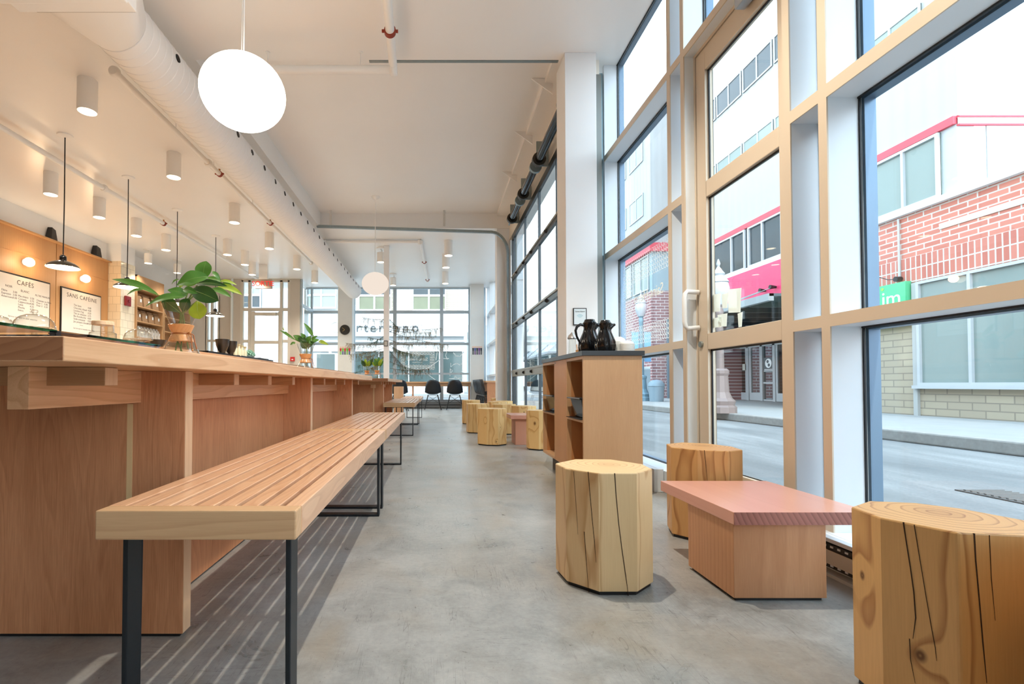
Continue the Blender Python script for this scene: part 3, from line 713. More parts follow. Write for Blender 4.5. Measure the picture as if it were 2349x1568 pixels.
# black bar pendants
SHIN = plain('shade_inside_white', rgb(240, 228, 205), .5)
SHOUT = plain('shade_black_enamel', rgb(38, 34, 28), .12)
def bar_pendant(x, y, zb, label, top=ZC):
    t = thing('black_pendant', label, 'pendant lamp', (x, y, zb), 'black metal dish pendants over the bar')
    MB().lathe([(.165, 0), (.155, .022), (.12, .05), (.07, .072), (.035, .085)], (x, y, zb), 36, cap=False).obj('shade', SHOUT, t, smooth=True)
    MB().lathe([(.163, .0005), (.153, .02), (.118, .047), (.07, .068), (.03, .080), (0, .080)], (x, y, zb), 36, cap=False).obj('shade_lining', SHIN, t, smooth=True)
    MB().lathe([(.034, .08), (.034, .125), (.026, .14), (.01, .15)], (x, y, zb), 24).obj('socket', GBLACK, t, smooth=True)
    MB().lathe([(0.0, .0), (.03, .008), (.042, .03), (.035, .055), (.015, .075)], (x, y, zb), 20).obj('bulb', emit('warm_bulb', (1, .72, .42, 1), 14), t, smooth=True)
    MB().tube([(x, y, zb + .15), (x + .004, y, (zb + top) / 2), (x, y, top - .015)], .006, 8).obj('cord', BLACK, t)
    MB().lathe([(.01, -.03), (.075, -.012), (.08, 0)], (x, y, top), 24).obj('ceiling_rose', CYL, t, smooth=True)
    light('lamp', 'POINT', (x, y, zb - .02), 6 * LAMP, (1.0, .78, .52), t, shadow_soft_size=.05)
z0 = at(140, 614, 5.55).z
bar_pendant(-4.26, 5.55, z0, 'black dish pendant with a brassy sheen, nearest the camera over the bar')
bar_pendant(-4.25, 6.69, z0, 'black dish pendant half hidden by a long leaf of the near vase')
bar_pendant(-4.24, 7.95, z0 - .02, 'black dish pendant on a cord passing behind the large leaves')
bar_pendant(-4.24, 9.35, z0 - .02, 'black dish pendant farthest along the bar behind the leaves')
# a small speaker box on the slim post
t = thing('small_projector', 'dark flat device at the top of the slim white post', 'device', (at(886, 542, 9.9).x, 9.9, at(886, 542, 9.9).z))
c_ = at(886, 543, 9.9); MB().box(c_.x - .11, c_.x + .11, 9.82, 9.99, c_.z - .012, c_.z + .012).obj('body', BLACK, t)
MB().tube([(c_.x - .1, 9.85, c_.z - .01), (c_.x - .2, 9.85, c_.z - .06)], .01, 8).obj('arm', BLACK, t)
# exit sign
es = thing('exit_sign', 'lit red SORTIE exit sign hanging over the vestibule door', 'exit sign', at(604, 650, 11.6))
a = at(584, 661, 11.6); b = at(622.5, 640, 11.6)
MB().box(a.x, b.x, 11.6, 11.68, a.z, b.z).obj('sign_box', plain('sign_face', rgb(170, 150, 136), .4), es)
text('lettering', 'SORTIE', emit('exit_red', (1, .05, .04, 1), .8), es, ((a.x + b.x) / 2, 11.597, (a.z + b.z) / 2), (1, 0, 0), (0, 0, 1), .17, sp=.95)
MB().box((a.x + b.x) / 2 - .1, (a.x + b.x) / 2 + .1, 11.6, 11.68, b.z, ZC).obj('mount', CYL, es)
# ================================================================ TABLES AND BENCHES
def V3(*a): return Vector(a)
TX, TB, TT = -0.60, 0.737, 0.778
def communal_table(label, y0, y1, fins, xr, joists, front_from):
    t = thing('communal_table', label, 'table', (xr, y0, 0), 'long fir communal tables')
    top = MB().box(-1.40, xr, y0, y1, TB, TT).obj('table_top', FIRY, t, bevel=.0025)
    MB().box(-1.40, xr - .001, y0 - .0012, y0, TB + .002, TT - .002).obj('end_grain', FIREND, t)
    xf = xr - .103
    for i, y in enumerate(fins):
        MB().box(-1.38 if i == 0 else -.858, xf, y, y + .042, .008, TB).obj('panel_leg', FIRV, t, bevel=.0015)
        MB().box(xf, xf + .0012, y + .001, y + .041, .01, TB - .001).obj('panel_edge', FIRV2, t)
        MB().box((-1.37 if i == 0 else -.85), xf - .01, y + .004, y + .038, 0, .008).obj('foot_strip', BLACK, t)
    MB().box(-.864, -.848, fins[0] - .0008, fins[0] + .0002, .01, .645).obj('pale_inlay', wood('pale_inlay_fir', rgb(226, 192, 142), rgb(212, 172, 122), 'Z'), t)
    MB().box(-.876, -.856, fins[0] + .042, y1 - .05, .008, .66).obj('back_panel', FIRV, t)
    MB().box(-.870, -.826, y0 + .205, y1 - .02, .649, TB - .0005).obj('stringer', FIRY, t, bevel=.001)
    for y in joists:
        MB().box(-1.30, xf, y, y + .042, .697, TB - .0005).obj('joist', wood('joist_fir', rgb(196, 148, 106), rgb(160, 112, 72), 'X', 60, (.3, .5)), t, bevel=.001)
        MB().box(xf, xf + .001, y + .001, y + .041, .698, TB - .002).obj('joist_end', FIRV2, t)
    return t
communal_table('long fir communal table nearest the camera, with the big vase on it', .786, 4.60, (1.369, 2.74, 4.08), TX, (1.036, 1.70, 2.045, 2.39, 3.06, 3.40, 3.735, 4.40), 0)
communal_table('second fir communal table, beyond the end of the near one', 6.30, 9.0, (6.72, 8.05), -.62, (6.45, 7.05, 7.4, 7.75, 8.4, 8.75), 0)
bx = thing('wooden_box', 'pale wooden block standing past the far end of the second table', 'box', (-.75, 9.75, 0))
MB().box(-.84, -.66, 9.75, 10.0, 0, .655).obj('block', FIRV2, bx, bevel=.004)

def bench(y0, y1, label, xr=-.277, w=.398):
    t = thing('slatted_bench', label, 'bench', (xr, y0, 0), 'slatted fir benches along the communal tables')
    z0, z1 = .392, .45; xl = xr - w; er = .042
    MB().box(xl, xr, y0, y0 + er, z0, z1).obj('end_rail', SLATE, t, bevel=.003)
    MB().box(xl, xr, y1 - er, y1, z0, z1).obj('end_rail', SLATE, t, bevel=.003)
    MB().box(xr - .034, xr, y0 + er, y1 - er, z0, z1).obj('side_rail', SLAT, t, bevel=.002)
    MB().box(xl, xl + .034, y0 + er, y1 - er, z0, z1).obj('side_rail', SLAT, t, bevel=.002)
    n = 7; inner = w - .068; gap = .012; sw = (inner - gap * (n + 1)) / n
    for i in range(n):
        x = xl + .034 + gap + i * (sw + gap)
        MB().box(x, x + sw, y0 + er, y1 - er, z1 - .024, z1).obj('slat', SLAT, t, bevel=.0015)
    for y in (y0 + .33 * (y1 - y0), y0 + .67 * (y1 - y0)):
        MB().box(xl + .034, xr - .034, y - .015, y + .015, z1 - .040, z1 - .024).obj('cross_brace', SLATE, t)
    for y in (y0 + .05, y1 - .10):
        a, b = xl + .035, xr - .035; q = .011; h = .05
        m = MB().box(a - q, a, y, y + h, .006, z0).box(b, b + q, y, y + h, .006, z0).box(a - q, b + q, y, y + h, 0, .011).box(a, b, y, y + h, z0 - .006, z0)
        m.obj('leg_frame', BLACKM, t, bevel=.002)
    return t
bench(.972, 2.70, 'slatted fir bench nearest the camera')
bench(2.712, 4.36, 'slatted fir bench touching the far end of the nearest bench')
bench(6.6, 8.55, 'slatted fir bench beside the second communal table', xr=-.285, w=.43)
bench(8.57, 10.35, 'slatted fir bench behind the one beside the second table', xr=-.27, w=.37)

# ================================================================ OCTAGON STOOLS AND LOW TABLES
LOGL, LOGD = rgb(228, 194, 142), rgb(190, 138, 82)
def crack(root, a, b, pts, w, z_top):
    """a drying check on the flat between floor points a and b, given by photo pixels"""
    a = Vector((a[0], a[1], 0)); b = Vector((b[0], b[1], 0)); d = (b - a).normalized(); n = d.cross(Vector((0, 0, 1)))
    if n.y > 0: n = -n
    P = []
    for (u, v) in pts:
        r = ray(u, v); o = Vector((0, 0, H)); tt = (a - o).dot(n) / r.dot(n); P.append(o + r * tt)
    m = MB(); N = len(P)
    for i in range(N - 1):
        w0 = w * (1 if i == 0 else (.8 if i < N - 1 else .1)); w1 = w * (.25 if i == N - 2 else .8)
        p, q = P[i], P[i + 1]; p.z = min(p.z, z_top)
        m.prism([p - d * w0 + n * -.004, p + d * w0 + n * -.004, q + d * w1 + n * -.004, q - d * w1 + n * -.004],
                [p - d * w0 + n * .0006, p + d * w0 + n * .0006, q + d * w1 + n * .0006, q - d * w1 + n * .0006])
    return m.obj('crack', plain('crack_brown', rgb(58, 36, 18), .9), root)
def stool(label, top, z, bot=None, mat=None, group='octagonal solid wood stools'):
    cx = sum(p[0] for p in top) / len(top); cy = sum(p[1] for p in top) / len(top)
    t = thing('octagonal_stool', label, 'stool', (cx, cy, 0), group)
    bot = bot or top
    MB().prism([(x, y, .012) for x, y in bot], [(x, y, z) for x, y in top]).obj('block', mat, t, bevel=.004)
    MB().prism([(cx + (x - cx) * .95, cy + (y - cy) * .95, 0) for x, y in bot], [(cx + (x - cx) * .95, cy + (y - cy) * .95, .012) for x, y in bot]).obj('foot_pad', BLACK, t)
    return t
def ord_(pts):
    cx = sum(p[0] for p in pts) / len(pts); cy = sum(p[1] for p in pts) / len(pts)
    return sorted(pts, key=lambda p: math.atan2(p[1] - cy, p[0] - cx))
s1 = [(.447, 1.835), (.457, 1.722), (.541, 1.632), (.668, 1.632), (.755, 1.712), (.765, 1.815), (.689, 1.929), (.549, 1.935)]
st = stool('octagonal log stool alone in the centre, standing clear of the low table', ord_(s1), .405, mat=log_wood('stool_wood_centre', rgb(232, 200, 150), rgb(198, 150, 98), (.03, .03), 46))
def c1(x, y): return (1260 + x / 4.24, 1030 + y / 4.24)
crack(st, s1[1], s1[2], [c1(*p) for p in ((378, 208), (395, 420), (420, 700), (440, 900), (455, 1100))], .0012, .404)
crack(st, s1[1], s1[2], [c1(*p) for p in ((340, 800), (360, 1080), (384, 1395))], .0011, .404)
crack(st, s1[1], s1[2], [c1(*p) for p in ((238, 215), (262, 560), (280, 830))], .0007, .404)
crack(st, s1[2], s1[3], [c1(*p) for p in ((636, 228), (650, 450), (675, 720), (705, 960), (742, 1220), (772, 1432))], .0016, .404)
s2 = [(1.125, 2.389), (1.087, 2.263), (1.16, 2.171), (1.27, 2.131), (1.36, 2.171), (1.382, 2.283), (1.334, 2.403), (1.229, 2.449)]
st = stool('octagonal log stool with bold wavy grain, half hidden behind the pink low table', ord_(s2), .41, mat=log_wood('stool_wood_wavy', rgb(216, 166, 106), rgb(158, 102, 52), (.02, .04), 62))
def c3_(x, y): return (1440 + x / 3.92, 1000 + y / 3.92)
crack(st, s2[2], s2[3], [c3_(*p) for p in ((688, 125), (700, 230), (715, 400))], .0012, .409)
s3 = [(.987, 1.166), (.97, 1.072), (1.024, .965), (1.131, .946), (1.222, .960), (1.262, 1.04), (1.228, 1.150), (1.174, 1.204), (1.08, 1.224)]
def on_face(u, v, a, b, pts):
    a = Vector((a[0], a[1], 0)); b = Vector((b[0], b[1], 0)); n = (b - a).normalized().cross(Vector((0, 0, 1))); r = ray(u, v); o = Vector((0, 0, H))
    p = o + r * ((a - o).dot(n) / r.dot(n)); cx = sum(q[0] for q in pts) / len(pts); cy = sum(q[1] for q in pts) / len(pts); return (p.x - cx, p.y - cy, p.z)
KN = [on_face(2111, 1503, s3[1], s3[2], s3) + (.013,), on_face(1978, 1319, s3[0], s3[1], s3) + (.010,)]
st = stool('biggest octagonal log stool, cut by the right edge, with a dark round knot', ord_(s3), .41, mat=log_wood('stool_wood_near', rgb(218, 172, 112), rgb(158, 104, 54), (.02, .03), 44, KN))
def c8(x, y): return (1850 + x / 3.35, 1100 + y / 3.35)
crack(st, s3[1], s3[2], [c8(*p) for p in ((745, 322), (765, 460), (800, 680), (825, 860), (840, 1060), (818, 1220))], .0012, .409)
crack(st, s3[1], s3[2], [c8(*p) for p in ((828, 345), (870, 600), (920, 900), (960, 1130), (990, 1290), (1000, 1390))], .0007, .409)
crack(st, s3[1], s3[2], [c8(*p) for p in ((792, 1220), (800, 1380), (835, 1560))], .0007, .409)
crack(st, s3[2], s3[3], [c8(*p) for p in ((1288, 408), (1300, 620), (1330, 950), (1355, 1250), (1385, 1560))], .0013, .409)
crack(st, s3[2], s3[3], [c8(*p) for p in ((1405, 425), (1420, 760), (1450, 1080))], .0006, .409)
stool('sliver of an octagonal log stool at the very right edge of the picture', [(1.01 + .002, .84), (1.03, .76), (1.1, .70), (1.2, .70), (1.28, .76), (1.3, .84), (1.24, .90), (1.08, .90)], .41,
      mat=log_wood('stool_wood_edge', LOGL, LOGD, (.02, .03), 44))
def octo(cx, cy, r, rot=0.2, k=1.0):
    return [(cx + r * math.cos(rot + i * PI / 4) * (1 + .06 * math.sin(i * 2.1 + cx * 9)), cy + k * r * math.sin(rot + i * PI / 4) * (1 + .05 * math.cos(i * 1.7 + cy * 7))) for i in range(8)]
FAR = [(.655, 5.72, .170, 'three knots, front of the left group of far stools', [(-.10, -.14, .29, .011), (.085, -.15, .21, .012), (.03, -.16, .05, .014)]),
       (.60, 7.12, .165, 'second of the left group of far stools', [(.02, -.16, .2, .005)]),
       (.62, 8.72, .165, 'last of the left group of far stools', []),
       (.96, 6.95, .17, 'low knot, just behind the front far stool', [(-.03, -.16, .22, .012)]),
       (1.16, 6.42, .165, 'behind the little pink table, pale front flats', [(-.03, -.155, .34, .012)]),
       (1.13, 5.31, .15, 'large dark knot, next to the far end of the service cabinet', [(-.085, -.12, .285, .02)]),
       (1.22, 9.3, .17, 'farthest against the overhead door', []),
       (1.13, 8.25, .17, 'in the right rear row before the overhead door', []),
       (.99, 7.85, .16, 'in the rear row beside the last left stool', [])]
for i, (x, y, r, lb, kn) in enumerate(FAR):
    stool('octagonal log stool, ' + lb, octo(x, y, r, .3 + .35 * i), .42 if i != 6 else .44, mat=log_wood('far_stool_wood_%s' % 'abcdefghi'[i], rgb(232, 194, 132), rgb(196, 140, 74), (.03, .02), 48, kn))

PINKT = wood('rosy_fir_top', rgb(218, 160, 140), rgb(198, 134, 112), 'Y', 30, (.3, 1.2), .3, .6, .01, .2, coat=.3)
PINKE = wood('rosy_end_grain', rgb(186, 124, 110), rgb(116, 62, 52), 'Y', 60, (1.6, 1.1), .5, 1.2, .001, .08)
PINKB = wood('low_table_base_fir', rgb(212, 158, 116), rgb(174, 116, 74), 'Z', 46, (.5, 3.2), .42, .7, .006, .4)
lt = thing('low_table', 'low table with a rosy slab top on a square fir block, between the near stools', 'table', (1.16, 1.8, 0), 'low block tables among the stools')
MB().box(.955, 1.405, 1.575, 2.085, .249, .29).obj('table_top', PINKT, lt, bevel=.0015)
MB().box(.956, 1.404, 1.5738, 1.575, .2495, .2895).obj('end_grain', PINKE, lt)
MB().box(.962, 1.262, 1.59, 1.875, .01, .249).obj('base_block', PINKB, lt, bevel=.002)
MB().box(.972, 1.252, 1.60, 1.865, 0, .01).obj('foot_pad', BLACK, lt)
lt2 = thing('low_table', 'small pink topped low table far off among the distant stools', 'table', (1.05, 5.85, 0), 'low block tables among the stools')
MB().box(.86, 1.25, 5.62, 6.1, .30, .345).obj('table_top', PINKT, lt2, bevel=.002)
MB().box(.92, 1.16, 5.66, 5.95, 0, .30).obj('base_block', plain('pink_stained_block', rgb(214, 158, 134), .5), lt2, bevel=.002)
lt3 = thing('low_table', 'low table glimpsed between the last far stools', 'table', (.9, 8.9, 0), 'low block tables among the stools')
MB().box(.80, 1.12, 8.5, 8.8, .31, .345).obj('table_top', FIRY, lt3); MB().box(.86, 1.06, 8.55, 8.75, 0, .31).obj('base_block', PINKB, lt3)

# ================================================================ SERVICE CABINET
CABV = wood('service_cabinet_fir', rgb(206, 164, 122), rgb(180, 136, 94), 'Z', 50, (.5, 3.2), .45, .5, .005, .4)
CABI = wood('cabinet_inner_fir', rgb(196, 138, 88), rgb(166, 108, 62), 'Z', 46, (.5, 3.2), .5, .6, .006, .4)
cb = thing('service_cabinet', 'tall fir service cabinet with a dark top holding coffee carafes', 'cabinet', (1.09, 3.57, 0))
cx0, cx1, cy0, cy1, cz0, cz1 = .905, 1.268, 3.0, 4.135, .13, .876
MB().box(cx0, cx1, cy0, cy0 + .018, cz0, cz1).obj('side_panel', CABV, cb, bevel=.001)
MB().box(cx0, cx1, cy1 - .018, cy1, cz0, cz1).obj('side_panel', CABV, cb)
for a, b in ((3.378, 3.39), (3.722, 3.735)): MB().box(cx0, cx1 - .02, a, b, cz0, cz1).obj('divider', CABV, cb)
MB().box(cx0, cx1, cy0 + .018, cy1 - .018, cz1 - .02, cz1).obj('top_rail', CABV, cb)
MB().box(cx0, cx1, cy0 + .018, cy1 - .018, cz0, cz0 + .018).obj('bottom_panel', CABV, cb)
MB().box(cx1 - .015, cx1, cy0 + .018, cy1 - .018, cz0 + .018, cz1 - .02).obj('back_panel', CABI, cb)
for a, b in ((3.018, 3.378), (3.735, 4.117)):
    MB().box(cx0 + .002, cx1 - .015, a, b, .462, .478).obj('shelf', CABV, cb)
    MB().box(cx0 - .012, cx1 - .06, a + .02, b - .02, .4785, .482).obj('shelf_mat', BLACK, cb)
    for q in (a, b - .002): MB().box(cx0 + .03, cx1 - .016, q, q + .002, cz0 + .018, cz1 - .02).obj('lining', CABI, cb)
dr = MB().box(cx0 - .0005, cx0 + .017, 3.393, 3.719, cz0 + .004, cz1 - .004).obj('door', wood('cabinet_door_fir', rgb(200, 148, 100), rgb(176, 122, 76), 'Z', 50, (.5, 3.2), .45, .5, .005, .3), cb, bevel=.001)
MB().box(cx0 - .004, cx0 - .0005, 3.69, 3.70, cz1 - .02, cz1 - .012).obj('catch', GREYM, dr)
MB().box(.975, 1.25, 3.1, 4.09, 0, cz0).obj('plinth', plain('dark_plinth', rgb(70, 66, 60), .6), cb)
MB().box(cx0 - .01, cx1 + .012, cy0 - .012, cy1 + .002, cz1, .906).obj('worktop', plain('black_slate_top', rgb(52, 56, 60), .35, var=.15), cb, bevel=.0015)
def tub(y0, y1, z, label):
    t = thing('plastic_tub', label, 'tub', (1.0, (y0 + y1) / 2, z), 'black dish tubs on the cabinet shelves')
    a0, a1 = .895, 1.2
    def rect(o, zz): return [(a0 + o, y0 + o, zz), (a1 - o, y0 + o, zz), (a1 - o, y1 - o, zz), (a0 + o, y1 - o, zz)]
    m = MB(); m.prism(rect(.045, z), rect(.018, z + .125)); m.obj('bin', plain('translucent_black', rgb(34, 36, 38), .12), t, bevel=.008)
    MB().prism(rect(0, z + .122), rect(0, z + .132)).obj('rim', plain('rim_grey', rgb(58, 60, 62), .2), t, bevel=.003)
tub(3.05, 3.345, .4825, 'black tub on the near open shelf of the service cabinet')
tub(3.77, 4.09, .4825, 'black tub on the far open shelf of the service cabinet')
def carafe(x, y, z, s, ang, label):
    t = thing('swirl_carafe', label, 'carafe', (x, y, z), 'glossy black swirled coffee carafes')
    prof = [(.052, 0), (.064, .012), (.069, .045), (.066, .075), (.055, .105), (.041, .14), (.036, .165), (.038, .18), (.042, .188)]
    MB().lathe([(r * s, q * s) for r, q in prof], (x, y, z), 64, flute=.055, nf=9, swirl=16 / s).obj('body', GBLACK, t, smooth=True)
    MB().lathe([(.041 * s, .186 * s), (.043 * s, .20 * s), (.036 * s, .208 * s), (.03 * s, .222 * s), (0, .225 * s)], (x, y, z), 32).obj('lid', GBLACK, t, smooth=True)
    c_, s_ = math.cos(ang), math.sin(ang)
    P = lambda d, h: (x + c_ * d * s, y + s_ * d * s, z + h * s)
    MB().tube([P(.03, .172), P(.052, .188), P(.070, .194)], [.020 * s, .014 * s, .008 * s], 12).obj('spout', GBLACK, t, smooth=True)
    MB().tube([P(-.038, .185), P(-.062, .19), P(-.085, .175), P(-.095, .15), P(-.088, .115), P(-.070, .08), P(-.062, .06)], [.009 * s, .009 * s, .009 * s, .008 * s, .007 * s, .006 * s, .005 * s], 10).obj('handle', GBLACK, t, smooth=True)
carafe(1.06, 3.36, .906, 1.08, math.radians(8), 'taller glossy black swirled carafe, at the left of the pair')
carafe(1.088, 3.13, .906, .92, math.radians(4), 'shorter glossy black swirled carafe, in front at the right')
LIDW = plain('white_foam_lids', rgb(240, 240, 236), .5)
for x, y, r, h, lb in ((1.178, 3.16, .052, .10, 'taller stack of white cup lids beside the black carafe'), (1.212, 3.09, .045, .068, 'shorter stack of white cup lids at the corner of the cabinet')):
    t = thing('lid_stack', lb, 'lids', (x, y, .906), 'stacks of white lids on the service cabinet')
    prof = []; z = 0
    while z < h * .7: prof += [(r, z), (r, z + .004), (r * .96, z + .0045), (r * .96, z + .006)]; z += .0065
    prof += [(r * .95, h * .7), (r * .8, h * .88), (r * .45, h), (0, h)]
    MB().lathe(prof, (x, y, .906), 32).obj('lids', LIDW, t, smooth=True)
jx, jy = onZ(1313, 812, .906).x, 0
j = at(1313, 810, 3.85)
t = thing('glass_shaker', 'tall glass shaker with a slanted chrome top, left of the carafes', 'jar', (j.x, 3.85, .906))
MB().lathe([(.03, 0), (.032, .01), (.028, .07), (.027, .15)], (j.x, 3.85, .906), 24).obj('glass_body', TGLASS, t, smooth=True)
MB().lathe([(.033, .148), (.038, .158), (.03, .18), (.012, .196), (.006, .205)], (j.x, 3.85, .906), 24).obj('chrome_top', plain('chrome', rgb(215, 210, 205), .15, .9), t, smooth=True)
for k, u in enumerate((1328, 1336)):
    j = at(u, 810, 3.65); t = thing('stir_stick_cup', ['small brass coloured cup full of wooden stir sticks, left', 'small brass coloured cup full of wooden stir sticks, right'][k], 'cup', (j.x, 3.65, .906), 'stir stick cups beside the carafes')
    MB().lathe([(.02, 0), (.024, .05)], (j.x, 3.65, .906), 20).obj('cup', plain('brass_cup', rgb(206, 160, 104), .3, .4), t, smooth=True)
    m = MB()
    for q in range(9):
        a = q * .7; m.tube([(j.x + .008 * math.cos(a), 3.65 + .008 * math.sin(a), .91), (j.x + .018 * math.cos(a), 3.65 + .018 * math.sin(a), .99 + .006 * (q % 3))], .0022, 5)
    m.obj('sticks', plain('birch_sticks', rgb(214, 168, 120), .6), t)
t = thing('framed_notice', 'small black framed white notice with a wifi symbol on the white column', 'picture', at(1330, 726, 4.14))
a, b = at(1314.5, 745.6, 4.146), at(1345, 706.5, 4.146)
MB().box(a.x, b.x, 4.138, 4.1495, a.z, b.z).obj('frame', BLACK, t)
MB().box(a.x + .007, b.x - .007, 4.1365, 4.138, a.z + .007, b.z - .007).obj('sheet', plain('pale_blue_sheet', rgb(226, 238, 242), .6), t)
text('lettering', 'Saint-Henri', BLACK, t, ((a.x + b.x) / 2, 4.136, b.z - .03), (1, 0, 0), (0, 0, 1), .018, .0003)
m = MB()
for r in (.012, .022, .032):
    pts = [((a.x + b.x) / 2 + r * math.cos(q), 4.1362, (a.z + b.z) / 2 - .015 + r * math.sin(q)) for q in [math.radians(d) for d in range(40, 141, 10)]]
    m.tube(pts, .0022, 5)
m.obj('wifi_symbol', plain('pale_cyan_print', rgb(170, 214, 224), .6), t)

# ================================================================ BAR
BARW = wood('bar_wall_fir', rgb(192, 148, 100), rgb(166, 118, 74), 'Z', 30, (.5, 3.2), .5, .6, .006, .4)
XP = -6.64
t = thing('wall_panelling', 'honey coloured wood panelling on the wall behind the bar', 'panelling', (XP, 6, 0))
MB().box(XL, XP, YR, 8.49, 0, 2.79).obj('panel', BARW, t); MB().box(XL, XP, 8.505, 9.85, 0, 2.79).obj('panel', BARW, t)
MB().box(XL, XP, YR, 8.49, 2.80, 3.16).obj('panel', BARW, t); MB().box(XL, XP, 8.505, 9.85, 2.80, 3.16).obj('panel', BARW, t)
MB().box(XL, XP + .07, YR, 9.85, 3.16, 3.185).obj('cap_shelf', BARW, t); MB().box(XL, XP + .012, YR, 9.85, 2.79, 2.80).obj('shadow_rail', BARW, t)
def board(y0, y1, label, title, blocks):
    t = thing('menu_board', label, 'menu board', (XP, (y0 + y1) / 2, 2.05), 'printed menu boards on the bar wall')
    MB().box(XP + .001, XP + .022, y0, y1, 1.64, 2.435).obj('frame', BLACK, t)
    MB().box(XP + .022, XP + .024, y0 + .02, y1 - .015, 1.64, 2.41).obj('sheet', plain('menu_sheet', rgb(214, 208, 200), .6), t)
    ink = plain('menu_ink', rgb(60, 58, 56), .7); f = XP + .0245
    # writing direction: left to right for someone facing the wall = +Y
    text('lettering', title, ink, t, (f, (y0 + y1) / 2, 2.31), (0, 1, 0), (0, 0, 1), .105, .0004, sp=1.15)
    for (dy, z, s, size) in blocks: text('lettering', s, ink, t, (f, y0 + dy, z), (0, 1, 0), (0, 0, 1), size, .0004, align='LEFT', sp=1.05)
board(7.33, 8.345, 'menu board headed CAFES at the left edge', 'CAFÉS', [(.14, 2.22, 'NOIR', .05), (.42, 2.19, 'BLANC', .05), (.70, 2.17, 'FILTRE MANUEL', .042),
      (.075, 2.10, 'Filtre\nEspresso\nAmericano', .045), (.275, 2.10, '3.00\n3.00\n3.00', .045),
      (.375, 1.99, 'Macchiato\nCortado\nCappuccino\nLatte\nMocha\nExtra', .045), (.60, 1.99, '3.50\n3.75\n4.00\n4.25\n4.50\n0.50', .045), (.73, 2.05, 'Chemex ou filtre\nPour 1   5.00\nPour 2   6.50', .042), (.2, 1.76, 'Service sur place ou pour emporter', .036)])
board(8.59, 9.62, 'menu board headed SANS CAFEINE beside the tiled pier', 'SANS CAFÉINE', [(.30, 2.0, 'Thé latte\nChocolat chaud\nLondon Fog\nThé et infusion\nBio Kombucha\nSoda artisanal\nJus pressé à froid', .05), (.66, 2.0, '4.00\n4.00\n4.50\n3.75\n4.00\n4.00\n4.00', .05), (.46, 1.80, '—', .08), (.30, 1.73, 'Lait de soya et amandes disponibles', .036)])
for u, v, lb in ((63, 601, 'round glowing wall sconce above the CAFES board'), (193.4, 639, 'round glowing wall sconce above the SANS CAFEINE board')):
    p = onX(u, v, XP + .06); t = thing('wall_sconce', lb, 'wall lamp', p, 'round glowing sconces on the panelling')
    MB().tube([(XP, p.y, p.z), (XP + .02, p.y, p.z)], .05, 24).obj('base', CYL, t)
    g = MB().lathe([(.075 * math.cos(a), .075 * math.sin(a)) for a in [(-90 + i * 15) * PI / 180 for i in range(13)]], (XP + .09, p.y, p.z), 24, cap=False).obj('globe', emit('sconce_glow', (1, .72, .44, 1), 4), t, smooth=True)
    light('lamp', 'POINT', (XP + .22, p.y, p.z), 3 * LAMP, (1, .68, .40), t, shadow_soft_size=.07)
for (u0, u1, v0, v1, lb) in ((111.7, 128.8, 529, 554, 'black wedge speaker on the panelling ledge above the first pendant'), (215.6, 231, 569, 592, 'black wedge speaker on the panelling ledge beside the pier')):
    a = onX(u0, v1, XP + .035); b = onX(u1, v1, XP + .035); y0, y1 = a.y, b.y; ym = (y0 + y1) / 2
    t = thing('shelf_speaker', lb, 'speaker', (XP + .03, ym, 3.185), 'black speakers on the panelling ledge')
    bt = [(XL + .01, y0, 3.185), (XP + .065, y0 + .02, 3.185), (XP + .065, y1, 3.185), (XL + .01, y1, 3.185)]
    tp = [(XL + .02, y0 + .05, 3.40), (XP + .045, y0 + .06, 3.40), (XP + .045, y1 - .02, 3.37), (XL + .02, y1 - .02, 3.37)]
    MB().prism(bt, tp).obj('cabinet', BLACK, t, bevel=.006)
# coffee shelving past the pier
XS = -6.35
def shelving(y0, y1, ztop, label, zs, zclosed):
    t = thing('coffee_shelving', label, 'shelves', (XS, (y0 + y1) / 2, 0), 'fir shelving along the bar wall')
    SH = wood('shelving_fir', rgb(190, 150, 108), rgb(158, 116, 76), 'Z', 46, (.5, 3.2), .5, .6)
    MB().box(XL, XS, y0, y0 + .03, 0, ztop).box(XL, XS, y1 - .04, y1, 0, ztop).obj('upright', SH, t)
    MB().box(XL, XL + .02, y0, y1, 0, ztop).obj('back', SH, t); MB().box(XL, XS, y0, y1, ztop - .03, ztop).obj('top_board', SH, t)
    MB().box(XL + .02, XS - .002, y0 + .03, y1 - .04, zclosed, ztop - .03).obj('closed_front', SH, t)
    for z in zs: MB().box(XL + .02, XS, y0 + .03, y1 - .04, z - .025, z).obj('shelf', SH, t)
shelving(10.32, 11.36, 3.03, 'open fir shelving stacked with coffee bags beside the pier', (2.38, 2.06, 1.72, 1.3, .9), 2.74)
shelving(11.38, 12.6, 2.72, 'lower fir shelving beyond the coffee bags', (2.3, 1.95, 1.6), 2.5)
KRAFT = plain('kraft_paper', rgb(146, 116, 86), .8, var=.12); WBAG = plain('white_bag', rgb(196, 192, 186), .6, var=.1); TAG = plain('bag_label', rgb(222, 226, 230), .6)
def bag(y, z, w, h, label, mat, grp):
    t = thing('coffee_bag', label, 'bag', (XS - .12, y, z), grp)
    x0, x1 = XS - .22, XS - .03
    MB().prism([(x0, y, z), (x1, y, z), (x1, y + w, z), (x0, y + w, z)], [(x0 + .05, y + .008, z + h * .85), (x1 - .03, y + .008, z + h * .85), (x1 - .03, y + w - .008, z + h * .85), (x0 + .05, y + w - .008, z + h * .85)]).obj('bag_body', mat, t, bevel=.01)
    MB().box(x0 + .08, x1 - .06, y + .015, y + w - .015, z + h * .85, z + h).obj('folded_top', mat, t)
    MB().box(x1 - .012, x1 - .006, y + w * .62, y + w * .85, z + h * .35, z + h * .6).obj('bag_label', TAG, t)
